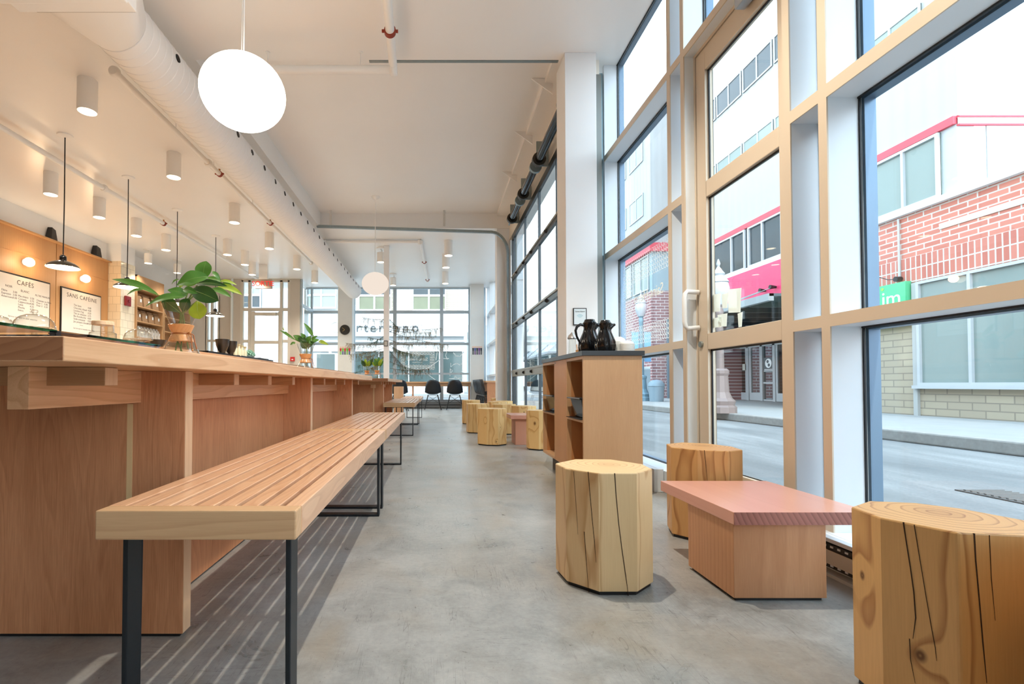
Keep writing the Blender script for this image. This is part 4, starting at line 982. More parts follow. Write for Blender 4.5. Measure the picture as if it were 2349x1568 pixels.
names = ['first', 'second', 'third', 'fourth', 'fifth', 'sixth', 'seventh', 'eighth', 'ninth']
for k, y in enumerate((10.36, 10.66, 10.98)): bag(y, 2.38, .24, .27, 'brown paper coffee bag on the top shelf, %s from the pier' % names[k], KRAFT, 'brown coffee bags on the shelving')
for k, y in enumerate((10.36, 10.60, 10.84, 11.08)): bag(y, 2.06, .20, .25, 'brown paper coffee bag on the middle shelf, %s from the pier' % names[k], KRAFT, 'brown coffee bags on the shelving')
for k in range(8): bag(10.37 + k * .118, 1.72, .095, .24, 'slim pale coffee bag on the lower shelf, %s from the pier' % names[k], WBAG, 'pale coffee bags on the lower shelf')
t = thing('fire_alarm', 'dark red fire alarm box on the tiled pier', 'alarm', onX(291, 690, xa + .01))
a = onX(284.5, 700, xa + .007); b = onX(297, 681, xa + .007)
MB().box(xa + .0065, xa + .05, a.y, b.y, a.z, b.z).obj('casing', plain('dark_red_alarm', rgb(130, 22, 34), .35), t, bevel=.01)
MB().tube([(xa + .05, (a.y + b.y) / 2, (a.z + b.z) / 2), (xa + .062, (a.y + b.y) / 2, (a.z + b.z) / 2)], .03, 16).obj('strobe', plain('dark_red_lens', rgb(110, 14, 26), .2), t)
t = thing('fire_alarm', 'small red fire alarm pull on the post right of the entrance door', 'alarm', at(672, 823, YV - .02))
a = at(667, 828, YV); b = at(676.5, 818.5, YV); MB().box(a.x, b.x, YV - .05, YV - .001, a.z, b.z).obj('casing', RED, t)
MB().box(a.x + .03, b.x - .03, YV - .053, YV - .05, a.z + .03, (a.z + b.z) / 2).obj('plate', plain('alarm_plate', rgb(230, 225, 220), .5), t)

# service counter behind the communal table
BC = thing('service_counter', 'bar counter hidden behind the near communal table', 'counter', (-1.9, 3, 0))
MB().box(-2.35, -1.47, 1.2, 8.6, 0, .862).obj('counter_body', FIRV, BC)
MB().box(-2.35, -1.44, 2.60, 8.6, .862, .90).obj('counter_top', FIRY, BC)
gs = thing('glass_display', 'glass display case top with green edges over the table end', 'display case', (-1.85, 1.5, .862))
for a, b in ((1.0 + .22, 1.86), (2.03, 2.56)):
    MB().box(-2.25, -1.45, a, b, .897, .907).obj('glass_shelf', TGLASS, gs)
    MB().box(-1.45, -1.446, a, b, .897, .907).obj('glass_edge', EDGEG, gs)
    MB().box(-1.456, -1.450, a, b, .863, .897).obj('glass_front', TGLASS, gs)
MB().box(-1.475, -1.45, 1.86, 1.885, .863, .905).obj('black_joint', BLACK, gs)
MB().box(-1.50, -1.452, 1.885, 2.03, .895, .902).obj('drip_grille', plain('grille_brown', rgb(60, 40, 28), .5), gs)
def cloche(x, y, r, zpl, label):
    z = .907
    t = thing('cake_stand', label, 'cake stand', (x, y, z), 'glass cloches on the display case')
    MB().lathe([(r * .55, 0), (r * .5, .006), (.012, .014), (.010, zpl - .014), (r * .5, zpl - .006), (r * 1.02, zpl), (r * 1.02, zpl + .005)], (x, y, z), 40).obj('stand', TGLASS, t, smooth=True)
    pr = [(r * 1.0, 0), (r * .98, .008), (r * .9, r * .35), (r * .7, r * .58), (r * .4, r * .72), (r * .12, r * .76)]
    MB().lathe(pr, (x, y, z + zpl + .006), 48, cap=False).obj('cloche', TGLASS, t, smooth=True)
    MB().lathe([(r * .10, r * .76), (r * .09, r * .80), (r * .16, r * .88), (r * .15, r * .98), (0, r * 1.02)], (x, y, z + zpl + .006), 24).obj('knob', TGLASS, t, smooth=True)
p = at(79, 745, 2.3); cloche(p.x, 2.3, .083, .055, 'clear glass cloche on a stand in front of the CAFES board')
p = at(-12, 745, 2.3); cloche(p.x, 2.3, .078, .055, 'clear glass cloche cut by the left edge of the picture')
p = at(317, 780, 2.5); cloche(p.x, 2.5, .066, .02, 'small clear glass cloche just left of the big vase')
p = at(236, 770, 2.3); x, y = p.x, 2.3
t = thing('glass_jar', 'stepped glass jar with a pale wooden lid on the display case', 'jar', (x, y, .907))
MB().lathe([(.053, 0), (.055, .004), (.055, .034), (.045, .04), (.044, .072)], (x, y, .907), 40, cap=False).lathe([(0, .002), (.05, .002)], (x, y, .907), 40, cap=False).obj('jar_body', TGLASS, t, smooth=True)
MB().lathe([(.046, .072), (.046, .088), (.044, .090), (0, .090)], (x, y, .907), 40).obj('wooden_lid', wood('pale_lid_wood', rgb(240, 206, 168), rgb(222, 178, 136), 'X'), t, smooth=True)
CUPB = plain('dark_stoneware', rgb(44, 38, 32), .18, var=.2)
def cup(u, vb, Y, r, h, label, z=.912, grp='dark stoneware cups by the vase'):
    p = at(u, vb, Y); t = thing('stoneware_cup', label, 'cup', (p.x, Y, z), grp)
    MB().lathe([(r * .42, 0), (r * .42, h * .08), (r * .62, h * .2), (r * .88, h * .55), (r, h), (r * .94, h), (r * .8, h * .55), (r * .5, h * .2), (0, h * .16)], (p.x, Y, z), 32, cap=False).obj('bowl', CUPB, t, smooth=True)
cup(510, 810, 3.3, .046, .092, 'dark stoneware cup at the left end of the black tray')
cup(529, 810, 3.45, .044, .092, 'dark stoneware cup tucked behind the first cup on the tray')
cup(361, 790, 2.75, .045, .05, 'low dark bowl just left of the big vase', .90)
t = thing('serving_tray', 'long black tray carrying cups, little bottles and a succulent', 'tray', (-1.5, 3.7, .90))
MB().box(-1.62, -1.45, 3.1, 4.35, .90, .908).obj('tray_base', BLACK, t, bevel=.002)
MB().box(-1.62, -1.45, 3.1, 3.11, .908, .914).box(-1.62, -1.45, 4.34, 4.35, .908, .914).box(-1.455, -1.45, 3.1, 4.35, .908, .914).obj('tray_rim', BLACK, t)
for k, (u, Y) in enumerate(((539, 3.5), (548, 3.62), (555, 3.74), (562, 3.86))):
    p = at(u, 810, Y); t = thing('tiny_bottle', 'tiny cream bottle on the tray, %s from the cups' % names[k], 'bottle', (p.x, Y, .909), 'tiny bottles on the black tray')
    MB().lathe([(.016, 0), (.016, .05), (.008, .06), (.008, .075), (.011, .078), (.011, .086)], (p.x, Y, .909), 16).obj('bottle', plain('cream_bottle', rgb(238, 228, 188), .3), t, smooth=True)
    MB().lathe([(.0115, .078), (.0115, .09), (0, .09)], (p.x, Y, .909), 16).obj('stopper', plain('stopper', rgb(200, 184, 140), .5), t)
p = at(572, 812, 3.95); t = thing('succulent', 'pale green succulent in a small dish on the tray', 'plant', (p.x, 3.95, .908))
MB().lathe([(.025, 0), (.04, .02), (.04, .024)], (p.x, 3.95, .909), 20).obj('dish', plain('dish_glass', rgb(170, 200, 190), .2), t)
m = MB()
for k in range(40):
    a = k * 2.4; rr = .006 + .045 * (k / 40) ** .6; zz = .935 + .045 * (1 - k / 40)
    m.tube([(p.x, 3.95, .93), (p.x + rr * math.cos(a), 3.95 + rr * math.sin(a), zz)], [.003, .008], 6)
m.obj('rosette', plain('mint_leaves', rgb(150, 196, 170), .5), t, smooth=True)
p = at(580, 824, 4.1); t = thing('card_reader', 'small black device lying at the right end of the tray', 'device', (p.x, 4.2, .914))
MB().box(-1.58, -1.48, 4.12, 4.32, .909, .925).obj('body', GBLACK, t, bevel=.004)
# ================================================================ VASES AND LEAVES
WBAND = wood('polished_wood_collar', rgb(208, 150, 96), rgb(170, 108, 58), 'Z', 80, (.2, .2), .25, .7, coat=.5)
LEATHER = plain('leather_tie', rgb(160, 96, 48), .5)
WATER = glass('water', (.96, .95, .93, 1), 1.33, 1.0)
def vase(x, y, s, label, z=TT):
    t = thing('hourglass_vase', label, 'vase', (x, y, z), 'hourglass coffee makers used as vases')
    c = (x, y, z); q = lambda pr: [(r * s, h * s) for r, h in pr]
    MB().lathe(q([(.045, .003), (.072, 0), (.080, .008), (.074, .03), (.050, .078), (.034, .104), (.028, .118), (.033, .14), (.052, .185), (.070, .232)]), c, 56, cap=False).obj('glass', TGLASS, t, smooth=True)
    MB().lathe(q([(0, .004), (.075, .012), (.070, .03), (.056, .062), (0, .062)]), c, 40, cap=False).obj('water', WATER, t, smooth=True)
    col = MB().lathe(q([(.043, .086), (.0455, .090), (.043, .098), (.032, .118), (.043, .142), (.0465, .151), (.044, .154), (.036, .153), (.031, .118), (.038, .088), (.043, .086)]), c, 48, cap=False).obj('wooden_collar', WBAND, t, smooth=True)
    tie = MB().lathe(q([(.0335, .116), (.036, .118), (.0335, .121)]), c, 40, cap=False)
    P = lambda a, b, h: (x + a * s, y + b * s, z + h * s)
    tie.tube([P(.03, -.015, .118), P(.042, -.02, .122), P(.05, -.02, .11), P(.052, -.022, .08), P(.056, -.024, .055)], .0022 * s, 8)
    tie.tube([P(.042, -.02, .122), P(.054, -.01, .112), P(.060, -.012, .085), P(.068, -.012, .058)], .0022 * s, 8)
    tie.obj('leather_tie', LEATHER, col, smooth=True)
    MB().lathe([(0, -.005 * s), (.005 * s, 0), (0, .005 * s)], P(.045, -.02, .118), 10).lathe([(0, -.005 * s), (.005 * s, 0), (0, .006 * s)], P(.057, -.024, .053), 10).obj('bead', plain('bead_wood', rgb(196, 140, 84), .4), col, smooth=True)
    return t
def leafm(name, c1, c2):
    t = NT(name); b = t.bsdf(Roughness=.38); n = t.noise(t.obj(), 30, 4)
    t.l(t.mix(n, c1, c2), b.inputs['Base Color']); tl = t.n('ShaderNodeBsdfTranslucent'); tl.inputs[0].default_value = tuple(min(1, c * 1.6) for c in c2[:3]) + (1,)
    mx = t.n('ShaderNodeMixShader'); mx.inputs[0].default_value = .28; t.l(b.outputs[0], mx.inputs[1]); t.l(tl.outputs[0], mx.inputs[2]); t.l(mx.outputs[0], t.out.inputs[0])
    MATS[name] = t.m; return t.m
LG = leafm('leaf_green', rgb(54, 102, 38), rgb(88, 138, 56)); LD = leafm('leaf_dark', rgb(28, 58, 24), rgb(50, 86, 36)); LY = leafm('leaf_yellow_green', rgb(120, 150, 36), rgb(160, 184, 60))
def leaf(root, base, tip, w, mat, face=Vector((0, -.75, .65)), curl=.12, fold=.22, round_=.8, shift=.42, wav=.05):
    base, tip = Vector(base), Vector(tip); d = tip - base; L = d.length; d.normalize()
    sd = d.cross(face).normalized(); nm = sd.cross(d).normalized()
    m = MB(); vs = []; NU, NV = 14, 7
    for i in range(NU):
        t = i / (NU - 1); x = t
        ww = w * (math.sin(PI * x ** (math.log(.5) / math.log(shift))) ** round_) + .0004
        cen = base + d * (L * t) + nm * (curl * L * math.sin(PI * t) * .8 - curl * L * .4 * t * t)
        for j in range(NV):
            q = j / (NV - 1) * 2 - 1
            vs.append(cen + sd * (ww * q) + nm * (fold * ww * abs(q) ** 1.3 + wav * w * math.sin(t * 11 + q * 2) * abs(q)))
    fs = [(i * NV + j, i * NV + j + 1, (i + 1) * NV + j + 1, (i + 1) * NV + j) for i in range(NU - 1) for j in range(NV - 1)]
    m.add(vs, fs); o = m.obj('leaf', mat, root, smooth=True)
    rb = MB(); pts = [vs[i * NV + NV // 2] - nm * .0004 for i in range(NU)]
    rb.tube(pts, [.0012 * (1 - .7 * i / NU) for i in range(NU)], 5); rb.obj('midrib', plain('midrib_green', rgb(140, 165, 84), .5), o)
    return o
def S(pts): return pts
VYD = 1.90; vp = at(415, 820, VYD); VX1 = vp.x
vase(VX1, VYD, 1.0, 'hourglass glass vase with a wooden collar, nearest and holding big leaves')
lb = thing('leafy_branches', 'spray of big glossy green leaves in the nearest hourglass vase', 'plant', (VX1, VYD, TT + .05), 'leaf sprays in hourglass vases')
# (base u, v, dY) (tip u, v, dY) half width in m, material, options
LV = [((364, 676, -.05), (256, 637, -.06), .017, LG, dict(shift=.5, curl=.10)), ((330, 663, -.04), (290, 675, -.05), .010, LG, {}),
      ((424, 680, -.07), (332, 699, -.10), .022, LG, dict(shift=.35)), ((430, 676, -.05), (384, 664, -.07), .019, LG, dict(face=Vector((0, -.9, .4)))),
      ((478, 634, -.02), (404, 652, -.05), .036, LG, dict(face=Vector((.1, -.9, .45)), shift=.45)), ((466, 642, .0), (472, 598, .0), .036, LG, dict(face=Vector((0, -1, .1)), shift=.55, fold=.12)),
      ((446, 652, .02), (520, 654, .0), .017, LD, dict(shift=.45, face=Vector((0, -.9, .5)))), ((434, 664, -.06), (500, 688, -.10), .036, LD, dict(face=Vector((0, -.95, .3)), shift=.6, fold=.1)),
      ((484, 662, -.03), (530, 680, -.04), .015, LG, dict()), ((500, 656, .03), (556, 674, .02), .017, LY, {}), ((474, 637, .03), (510, 646, .04), .011, LG, {}),
      ((504, 644, .04), (543, 652, .05), .009, LY, {}), ((512, 646, .04), (537, 672, .05), .014, LG, {}), ((487, 622, .02), (506, 643, .03), .010, LG, {}),
      ((452, 690, -.03), (458, 731, -.04), .037, LY, dict(face=Vector((0, -1, .05)), shift=.6, fold=.05, round_=.6)), ((421, 663, -.08), (452, 672, -.1), .015, LG, dict(face=Vector((0, -1, .3)))),
      ((410, 640, .0), (393, 651, .0), .006, LG, {}), ((462, 672, .02), (478, 694, .03), .012, LD, {}), ((418, 650, -.02), (460, 642, -.01), .014, LG, dict(face=Vector((0, -.7, -.7)))),
      ((418, 720, .0), (372, 684, -.02), .028, LD, dict(face=Vector((0, -1, .2)), shift=.65)), ((420, 718, .0), (432, 684, -.01), .026, LD, dict(face=Vector((0, -1, .1)), shift=.6)), ((420, 655, .0), (410, 662, .0), .01, LY, {})]
for (b, t_, w, mt, kw) in LV:
    leaf(lb, at(b[0], b[1], VYD + b[2]), at(t_[0], t_[1], VYD + t_[2]), w * .92, mt, **kw)
m = MB()
for pts in ([(400, 815), (412, 760), (414, 720), (392, 690), (366, 677)], [(420, 812), (402, 770), (418, 720), (430, 690), (455, 650), (466, 640)], [(432, 800), (425, 760), (420, 720), (428, 695), (450, 672), (486, 662)], [(414, 815), (418, 765), (417, 720), (424, 690), (433, 665)], [(360, 676), (345, 669), (326, 660)], [(418, 720), (440, 700), (453, 690)]):
    m.tube([at(u, v, VYD - .01 + .006 * i) for i, (u, v) in enumerate(pts)], .0028, 8)
m.obj('stems', plain('stem_green', rgb(120, 138, 66), .5), lb, smooth=True)
V2 = 3.78; vp2 = at(701, 840, V2)
vase(vp2.x, V2, 1.02, 'hourglass glass vase with a wooden collar, midway along the near table')
lb2 = thing('leafy_branches', 'spray of green leaves in the vase midway along the near table', 'plant', (vp2.x, V2, TT + .05), 'leaf sprays in hourglass vases')
for (b, t_, w, mt) in [((718, 770), (697, 740), .016, LG), ((676, 779), (641, 756), .010, LG), ((678, 786), (665, 790), .012, LG), ((731, 782), (753, 790), .014, LY), ((700, 785), (672, 768), .022, LG), ((702, 788), (684, 772), .026, LD),
                      ((704, 786), (712, 770), .022, LG), ((708, 788), (732, 778), .024, LG), ((704, 798), (690, 782), .028, LD), ((706, 798), (720, 784), .028, LD), ((700, 776), (690, 764), .016, LG), ((716, 780), (728, 770), .014, LG), ((652, 758), (649, 750), .005, LY)]:
    leaf(lb2, at(b[0], b[1], V2 + R.uniform(-.04, .02)), at(t_[0], t_[1], V2 + R.uniform(-.07, .03)), w, mt, face=Vector((R.uniform(-.3, .3), -.9, .4)))
m = MB()
for pts in ([(700, 838), (704, 805), (700, 785)], [(704, 838), (703, 800), (712, 780), (720, 768)], [(702, 800), (690, 785), (676, 778), (655, 760)]): m.tube([at(u, v, V2) for u, v in pts], .003, 8)
m.obj('stems', plain('stem_green', rgb(120, 138, 66), .5), lb2, smooth=True)
for k, (u, Y, lbv, lbl) in enumerate(((842, 8.1, 'left one of the two far hourglass vases on the second table', 'leaf spray in the left far vase in front of the dry tree'), (865, 7.95, 'right one of the two far hourglass vases, beside the white post', 'leaf spray in the right far vase beside the white post'))):
    p = at(u, 860, Y); vase(p.x, Y, .98, lbv)
    tt = thing('leafy_branches', lbl, 'plant', (p.x, Y, TT + .05), 'leaf sprays in hourglass vases')
    for q in range(11):
        a = R.uniform(0, 2 * PI); r = R.uniform(.05, .15); hh = R.uniform(.27, .38)
        leaf(tt, (p.x + r * .3 * math.cos(a), Y + r * .3 * math.sin(a), TT + .22), (p.x + r * math.cos(a), Y + r * math.sin(a) * .6, TT + hh), R.uniform(.02, .034), R.choice([LG, LG, LD, LY]), face=Vector((R.uniform(-.4, .4), -.9, .4)))
    MB().tube([(p.x, Y, TT + .02), (p.x + .01, Y, TT + .24)], .003, 6).tube([(p.x + .01, Y, TT + .02), (p.x - .02, Y, TT + .26)], .003, 6).obj('stems', plain('stem_green', rgb(120, 138, 66), .5), tt)

# ================================================================ FAR SEATING
def shell_chair(label, loc, rz, proto=[None]):
    g = 'black moulded shell chairs on dowel legs'
    if proto[0]: return dup(proto[0], loc, rz, label, g)
    t = thing('shell_chair', label, 'chair', (0, 0, 0), g)
    side = [(.22, .43), (.19, .445), (.10, .43), (0, .42), (-.10, .425), (-.17, .45), (-.205, .50), (-.225, .58), (-.245, .68), (-.26, .77), (-.268, .82)]
    wd = [.17, .21, .228, .23, .228, .225, .222, .22, .20, .165, .11]
    m = MB(); vs = []; NV = 11
    for i, ((y, z), w) in enumerate(zip(side, wd)):
        for j in range(NV):
            q = j / (NV - 1) * 2 - 1; c_ = abs(q) ** 2.4
            seat = max(0, min(1, (i - 4) / 3)); vs.append((q * w, -y * -1 + (.09 * c_) * seat, z + .06 * c_ * (1 - seat)))
    n = len(side); m.add(vs, [(i * NV + j, i * NV + j + 1, (i + 1) * NV + j + 1, (i + 1) * NV + j) for i in range(n - 1) for j in range(NV - 1)])
    o = m.obj('seat_shell', plain('black_shell', rgb(26, 28, 34), .4), t, smooth=True)
    s = o.modifiers.new('thickness', 'SOLIDIFY'); s.thickness = .006
    for sx in (-1, 1):
        for sy in (-1, 1): MB().tube([(sx * .13, sy * .12 - .01, .41), (sx * .23, sy * .22 - .01, 0)], [.013, .009], 10).obj('leg', BLACK, t, smooth=True)
    m = MB()
    for sy in (-1, 1):
        m.tube([(-.135, sy * .125 - .01, .38), (.19, sy * .18 - .01, .16)], .003, 6).tube([(.135, sy * .125 - .01, .38), (-.19, sy * .18 - .01, .16)], .003, 6)
    for sx in (-1, 1): m.tube([(sx * .135, -.13, .38), (sx * .19, .17, .16)], .003, 6).tube([(sx * .135, .11, .38), (sx * .19, -.19, .16)], .003, 6)
    m.tube([(-.13, -.13, .405), (.13, -.13, .405)], .005, 6).tube([(-.13, .11, .405), (.13, .11, .405)], .005, 6)
    m.obj('wire_bracing', BLACK, t)
    t.location = loc; t.rotation_euler = (0, 0, rz); proto[0] = t; return t
shell_chair('black shell chair with its back to us, left of the pair at the far counter', (-.085, 13.55, 0), .03)
bpy.context.view_layer.update()
shell_chair('black shell chair with its back to us, right of the pair at the far counter', (.525, 13.55, 0), -.05)
shell_chair('black shell chair half hidden behind the end of the second table', (-.98, 12.9, 0), .2)
for k in range(5): shell_chair('black shell chair in the side row, %s from the camera' % names[k], (1.29, 11.74 + k * .475, 0), -PI / 2)
fc = thing('window_counter', 'narrow fir counter running below the far windows', 'counter', (-.3, 14.0, 0))
MB().box(-1.2, .98, 13.82, 14.15, .735, .775).obj('counter_top', FIRY, fc); MB().box(-1.2, .98, 13.87, 13.91, .64, .735).obj('apron', FIRY, fc)
for x in (-.66, .95): MB().box(x - .02, x + .02, 13.912, 14.13, 0, .734).obj('leg_panel', FIRV, fc)
rc = thing('window_counter', 'fir counter along the right window wall beyond the far column', 'counter', (1.3, 12.5, 0))
MB().box(1.17, 1.49, 11.42, 13.97, .745, .785).obj('counter_top', FIRY, rc)
for y in (11.44, 13.91): MB().box(1.2, 1.48, y, y + .04, 0, .745).obj('leg_panel', FIRV, rc)
# dry conifer
tx, ty = at(888, 800, 12.2).x, 12.2; ztop = at(895, 722, 12.2).z
tr_ = thing('dry_conifer', 'sparse drooping dried conifer standing behind the white post', 'tree', (tx, ty, 0))
MB().tube([(tx, ty, 0), (tx + .02, ty, 1.2), (tx, ty, ztop)], [.035, .022, .006], 10).obj('trunk', plain('bark', rgb(70, 56, 42), .8), tr_)
MB().lathe([(.14, 0), (.17, .25), (.16, .26)], (tx, ty, 0), 20).obj('stand', plain('tree_stand', rgb(120, 90, 60), .7), tr_)
NEED = [plain('dry_needles', rgb(120, 104, 66), .8, var=.25), plain('green_needles', rgb(62, 84, 54), .8, var=.25), plain('brown_needles', rgb(96, 74, 46), .8, var=.25)]
BR = [((852, 697 + 46), (828, 726), 0), ((930, 758), (966, 744), 2), ((930, 766), (990, 762), 0), ((930, 762), (1012, 752), 0), ((860, 764), (822, 746), 1), ((868, 788), (843, 772), 1), ((900, 776), (844, 790), 1), ((880, 800), (792, 786), 0), ((890, 808), (800, 812), 0),
      ((930, 788), (948, 790), 0), ((900, 808), (930, 842), 2), ((930, 806), (975, 815), 0), ((905, 700 + 35), (868, 737), 0), ((895, 728), (885, 732), 1), ((905, 730), (915, 752), 1), ((870, 812), (838, 818), 0), ((900, 830), (820, 838), 1), ((920, 838), (970, 850), 1), ((870, 840), (800, 856), 1), ((930, 855), (985, 845), 2), ((910, 800), (945, 812), 1), ((895, 770), (1030, 790), 0), ((895, 820), (850, 845), 0)]
for k, (a, b, mi) in enumerate(BR):
    z0 = min(at(a[0], a[1] - 12, 12.2).z, ztop - .02); e = at(b[0], b[1], 12.2 + R.uniform(-.35, .35)); s0 = Vector((tx, ty, z0))
    mid = (s0 + e) / 2 + Vector((0, 0, -.05 - .04 * (e - s0).length)); pts = []
    for i in range(9):
        t = i / 8; pts.append(s0 * (1 - t) ** 2 + mid * 2 * t * (1 - t) + e * t * t)
    o = MB().tube(pts, [.006 * (1 - .6 * i / 8) for i in range(9)], 6).obj('branch', plain('twig', rgb(84, 74, 54), .8), tr_)
    m = MB(); L = (e - s0).length
    for q in range(int(75 * L) + 8):
        t = R.uniform(.1, 1) ** .8; p = s0 * (1 - t) ** 2 + mid * 2 * t * (1 - t) + e * t * t
        ln = R.uniform(.06, .24) * (1.0 if mi != 1 else .6); dv = Vector((R.uniform(-.7, .7), R.uniform(-.6, .6), R.uniform(-1.2, .15))).normalized(); w0 = p
        for g_ in range(int(ln * 120)):
            dv = (dv + Vector((R.uniform(-.1, .1), R.uniform(-.1, .1), -.10))).normalized(); w1 = w0 + dv * .009
            nd = Vector((R.uniform(-1, 1), R.uniform(-1, 1), R.uniform(-.9, .5))).normalized() * R.uniform(.015, .035); sd = dv * .003
            m.add([w0 - sd, w0 + sd, w0 + nd], [(0, 1, 2)]); sd = Vector((.0016, .0016, 0)); m.add([w0 - sd, w0 + sd, w1], [(0, 1, 2)]); w0 = w1
    m.obj('needles', NEED[mi], o)
# clock, posters, notice
Yc = 13.9
p = at(791, 756, Yc - .02); t = thing('wall_clock', 'round black clock on the white far column', 'clock', p); rr = 11.5 / FPX * Yc
MB().tube([(p.x, Yc - .001, p.z), (p.x, Yc - .035, p.z)], rr, 40).obj('face', plain('clock_black', rgb(34, 34, 32), .5), t)
m = MB()
for dx, dz in ((-.075, .06), (-.06, -.045)): m.tube([(p.x, Yc - .04, p.z), (p.x + dx, Yc - .04, p.z + dz)], .005, 6)
m.obj('hands', plain('brass_hands', rgb(196, 160, 96), .4), t)
def figures(u0, u1, v0, v1, Y, label, tops, legs):
    a = at(u0, v1, Y); b = at(u1, v0, Y); W = b.x - a.x; Hh = b.z - a.z; n = 5
    t = thing('figure_decal', label, 'poster', ((a.x + b.x) / 2, Y, a.z))
    for k in range(n):
        cx = a.x + W * (k + .5) / n; hw = W / n * .42; yb, yf = Y - .004, Y - .0005
        MB().box(cx - hw * .8, cx - hw * .1, yb, yf, a.z, a.z + Hh * .42).box(cx + hw * .1, cx + hw * .8, yb, yf, a.z, a.z + Hh * .42).obj('trousers', legs[k % len(legs)], t)
        MB().prism([(cx - hw * .8, yb, a.z + Hh * .4), (cx + hw * .8, yb, a.z + Hh * .4), (cx + hw * 1.1, yb, a.z + Hh * .76), (cx - hw * 1.1, yb, a.z + Hh * .76)], [(cx - hw * .8, yf, a.z + Hh * .4), (cx + hw * .8, yf, a.z + Hh * .4), (cx + hw * 1.1, yf, a.z + Hh * .76), (cx - hw * 1.1, yf, a.z + Hh * .76)]).obj('jacket', tops[k % len(tops)], t)
        MB().tube([(cx, yb, a.z + Hh * .87), (cx, yf, a.z + Hh * .87)], Hh * .11, 12).obj('head', plain('decal_skin', rgb(226, 190, 170), .6), t)
dg, dr_, db, dp, dk = plain('decal_green', rgb(110, 190, 60), .6), plain('decal_red', rgb(200, 50, 50), .6), plain('decal_blue', rgb(70, 90, 150), .6), plain('decal_purple', rgb(110, 60, 130), .6), plain('decal_dark', rgb(44, 48, 60), .6)
figures(779, 804, 794, 813, Yc, 'little cut-out figures in red and green on the far column with the clock', [dr_, dg, dr_, dg], [dg, db, dk])
figures(1083, 1106, 793, 813, Yc, 'little cut-out figures in dark jackets on the right far column', [dk, db, dk, dp], [dk, dp])
a, b = at(880.5, 794, 9.99), at(889.5, 781, 9.99); t = thing('framed_notice', 'tiny dark framed notice on the slim white post', 'picture', ((a.x + b.x) / 2, 9.99, a.z))
MB().box(a.x, b.x, 9.985, 9.9995, a.z, b.z).obj('frame', BLACK, t); MB().box(a.x + .01, b.x - .01, 9.983, 9.985, a.z + .012, b.z - .012).obj('sheet', PAPER, t)
# white lettering and pattern stuck on the far window
DEC = plain('white_vinyl', rgb(244, 248, 248), .6)
t = thing('window_decal', 'white patterned Saint-Henri window lettering seen in reverse on the far glass', 'window decal', at(958, 830, YF - .01))
a, b = at(919, 847, YF - .006), at(997, 806.5, YF - .006); ia, ib = at(929, 837, YF), at(986, 813.5, YF)
m = MB(); y0, y1 = YF - .012, YF - .009
def ringpat(x0, x1, z0, z1, s=.085):
    nx, nz = max(1, round((x1 - x0) / s)), max(1, round((z1 - z0) / s))
    for i in range(nx):
        for j in range(nz):
            cx, cz = x0 + (i + .5) * (x1 - x0) / nx, z0 + (j + .5) * (z1 - z0) / nz; r = s * .5
            for k in range(8):
                a0 = k * PI / 4; a1 = a0 + PI / 4
                p = [(cx + r * math.cos(a0), y0, cz + r * math.sin(a0)), (cx + r * math.cos(a1), y0, cz + r * math.sin(a1)), (cx + r * .72 * math.cos(a1), y0, cz + r * .72 * math.sin(a1)), (cx + r * .72 * math.cos(a0), y0, cz + r * .72 * math.sin(a0))]
                m.quad(*p)
            m.box(cx - r * .22, cx + r * .22, y0, y1, cz - r * .22, cz + r * .22)
ringpat(a.x, b.x, ib.z, b.z); ringpat(a.x, b.x, a.z, ia.z); ringpat(a.x, ia.x, ia.z, ib.z); ringpat(ib.x, b.x, ia.z, ib.z)
e = .008
for (x0, x1, z0, z1) in ((a.x, b.x, b.z - e, b.z), (a.x, b.x, a.z, a.z + e), (a.x, a.x + e, a.z, b.z), (b.x - e, b.x, a.z, b.z), (ia.x, ib.x, ib.z, ib.z + e), (ia.x, ib.x, ia.z - e, ia.z), (ia.x - e, ia.x, ia.z, ib.z), (ib.x, ib.x + e, ia.z, ib.z)):
    m.box(x0, x1, y0, y1, z0, z1)
m.obj('pattern_border', DEC, t)
text('lettering', 'Saint-Henri', DEC, t, ((ia.x + ib.x) / 2, y0, (ia.z + ib.z) / 2 + .02), (1, 0, 0), (0, 0, 1), .135, .001, mirror=True)
text('lettering', 'micro-torréfacteur', DEC, t, ((ia.x + ib.x) / 2, y0, (ia.z + ib.z) / 2 - .07), (1, 0, 0), (0, 0, 1), .04, .001, mirror=True)
t = thing('window_decal', 'white outline drawing on the far glass right of the patterned lettering', 'window decal', at(1040, 830, YF - .01))
m = MB()
for pts in ([(970, 850), (1000, 872)], [(970, 850), (985, 842), (1012, 822), (1030, 822)], [(1003, 806), (1000, 826)], [(1025, 806), (1022, 815), (1026, 824)], [(1040, 808), (1046, 816), (1056, 817), (1062, 808)], [(1032, 862), (1033, 845), (1038, 850), (1032, 858)], [(1034, 832), (1034, 842), (1040, 836), (1048, 833), (1056, 838), (1060, 832)], [(1030, 868), (1042, 868), (1043, 862), (1050, 868), (1062, 866)], [(1062, 848), (1059, 852), (1063, 856)]):
    m.tube([at(u, v, YF - .012) for u, v in pts], .010, 5)
m.obj('outline', DEC, t)
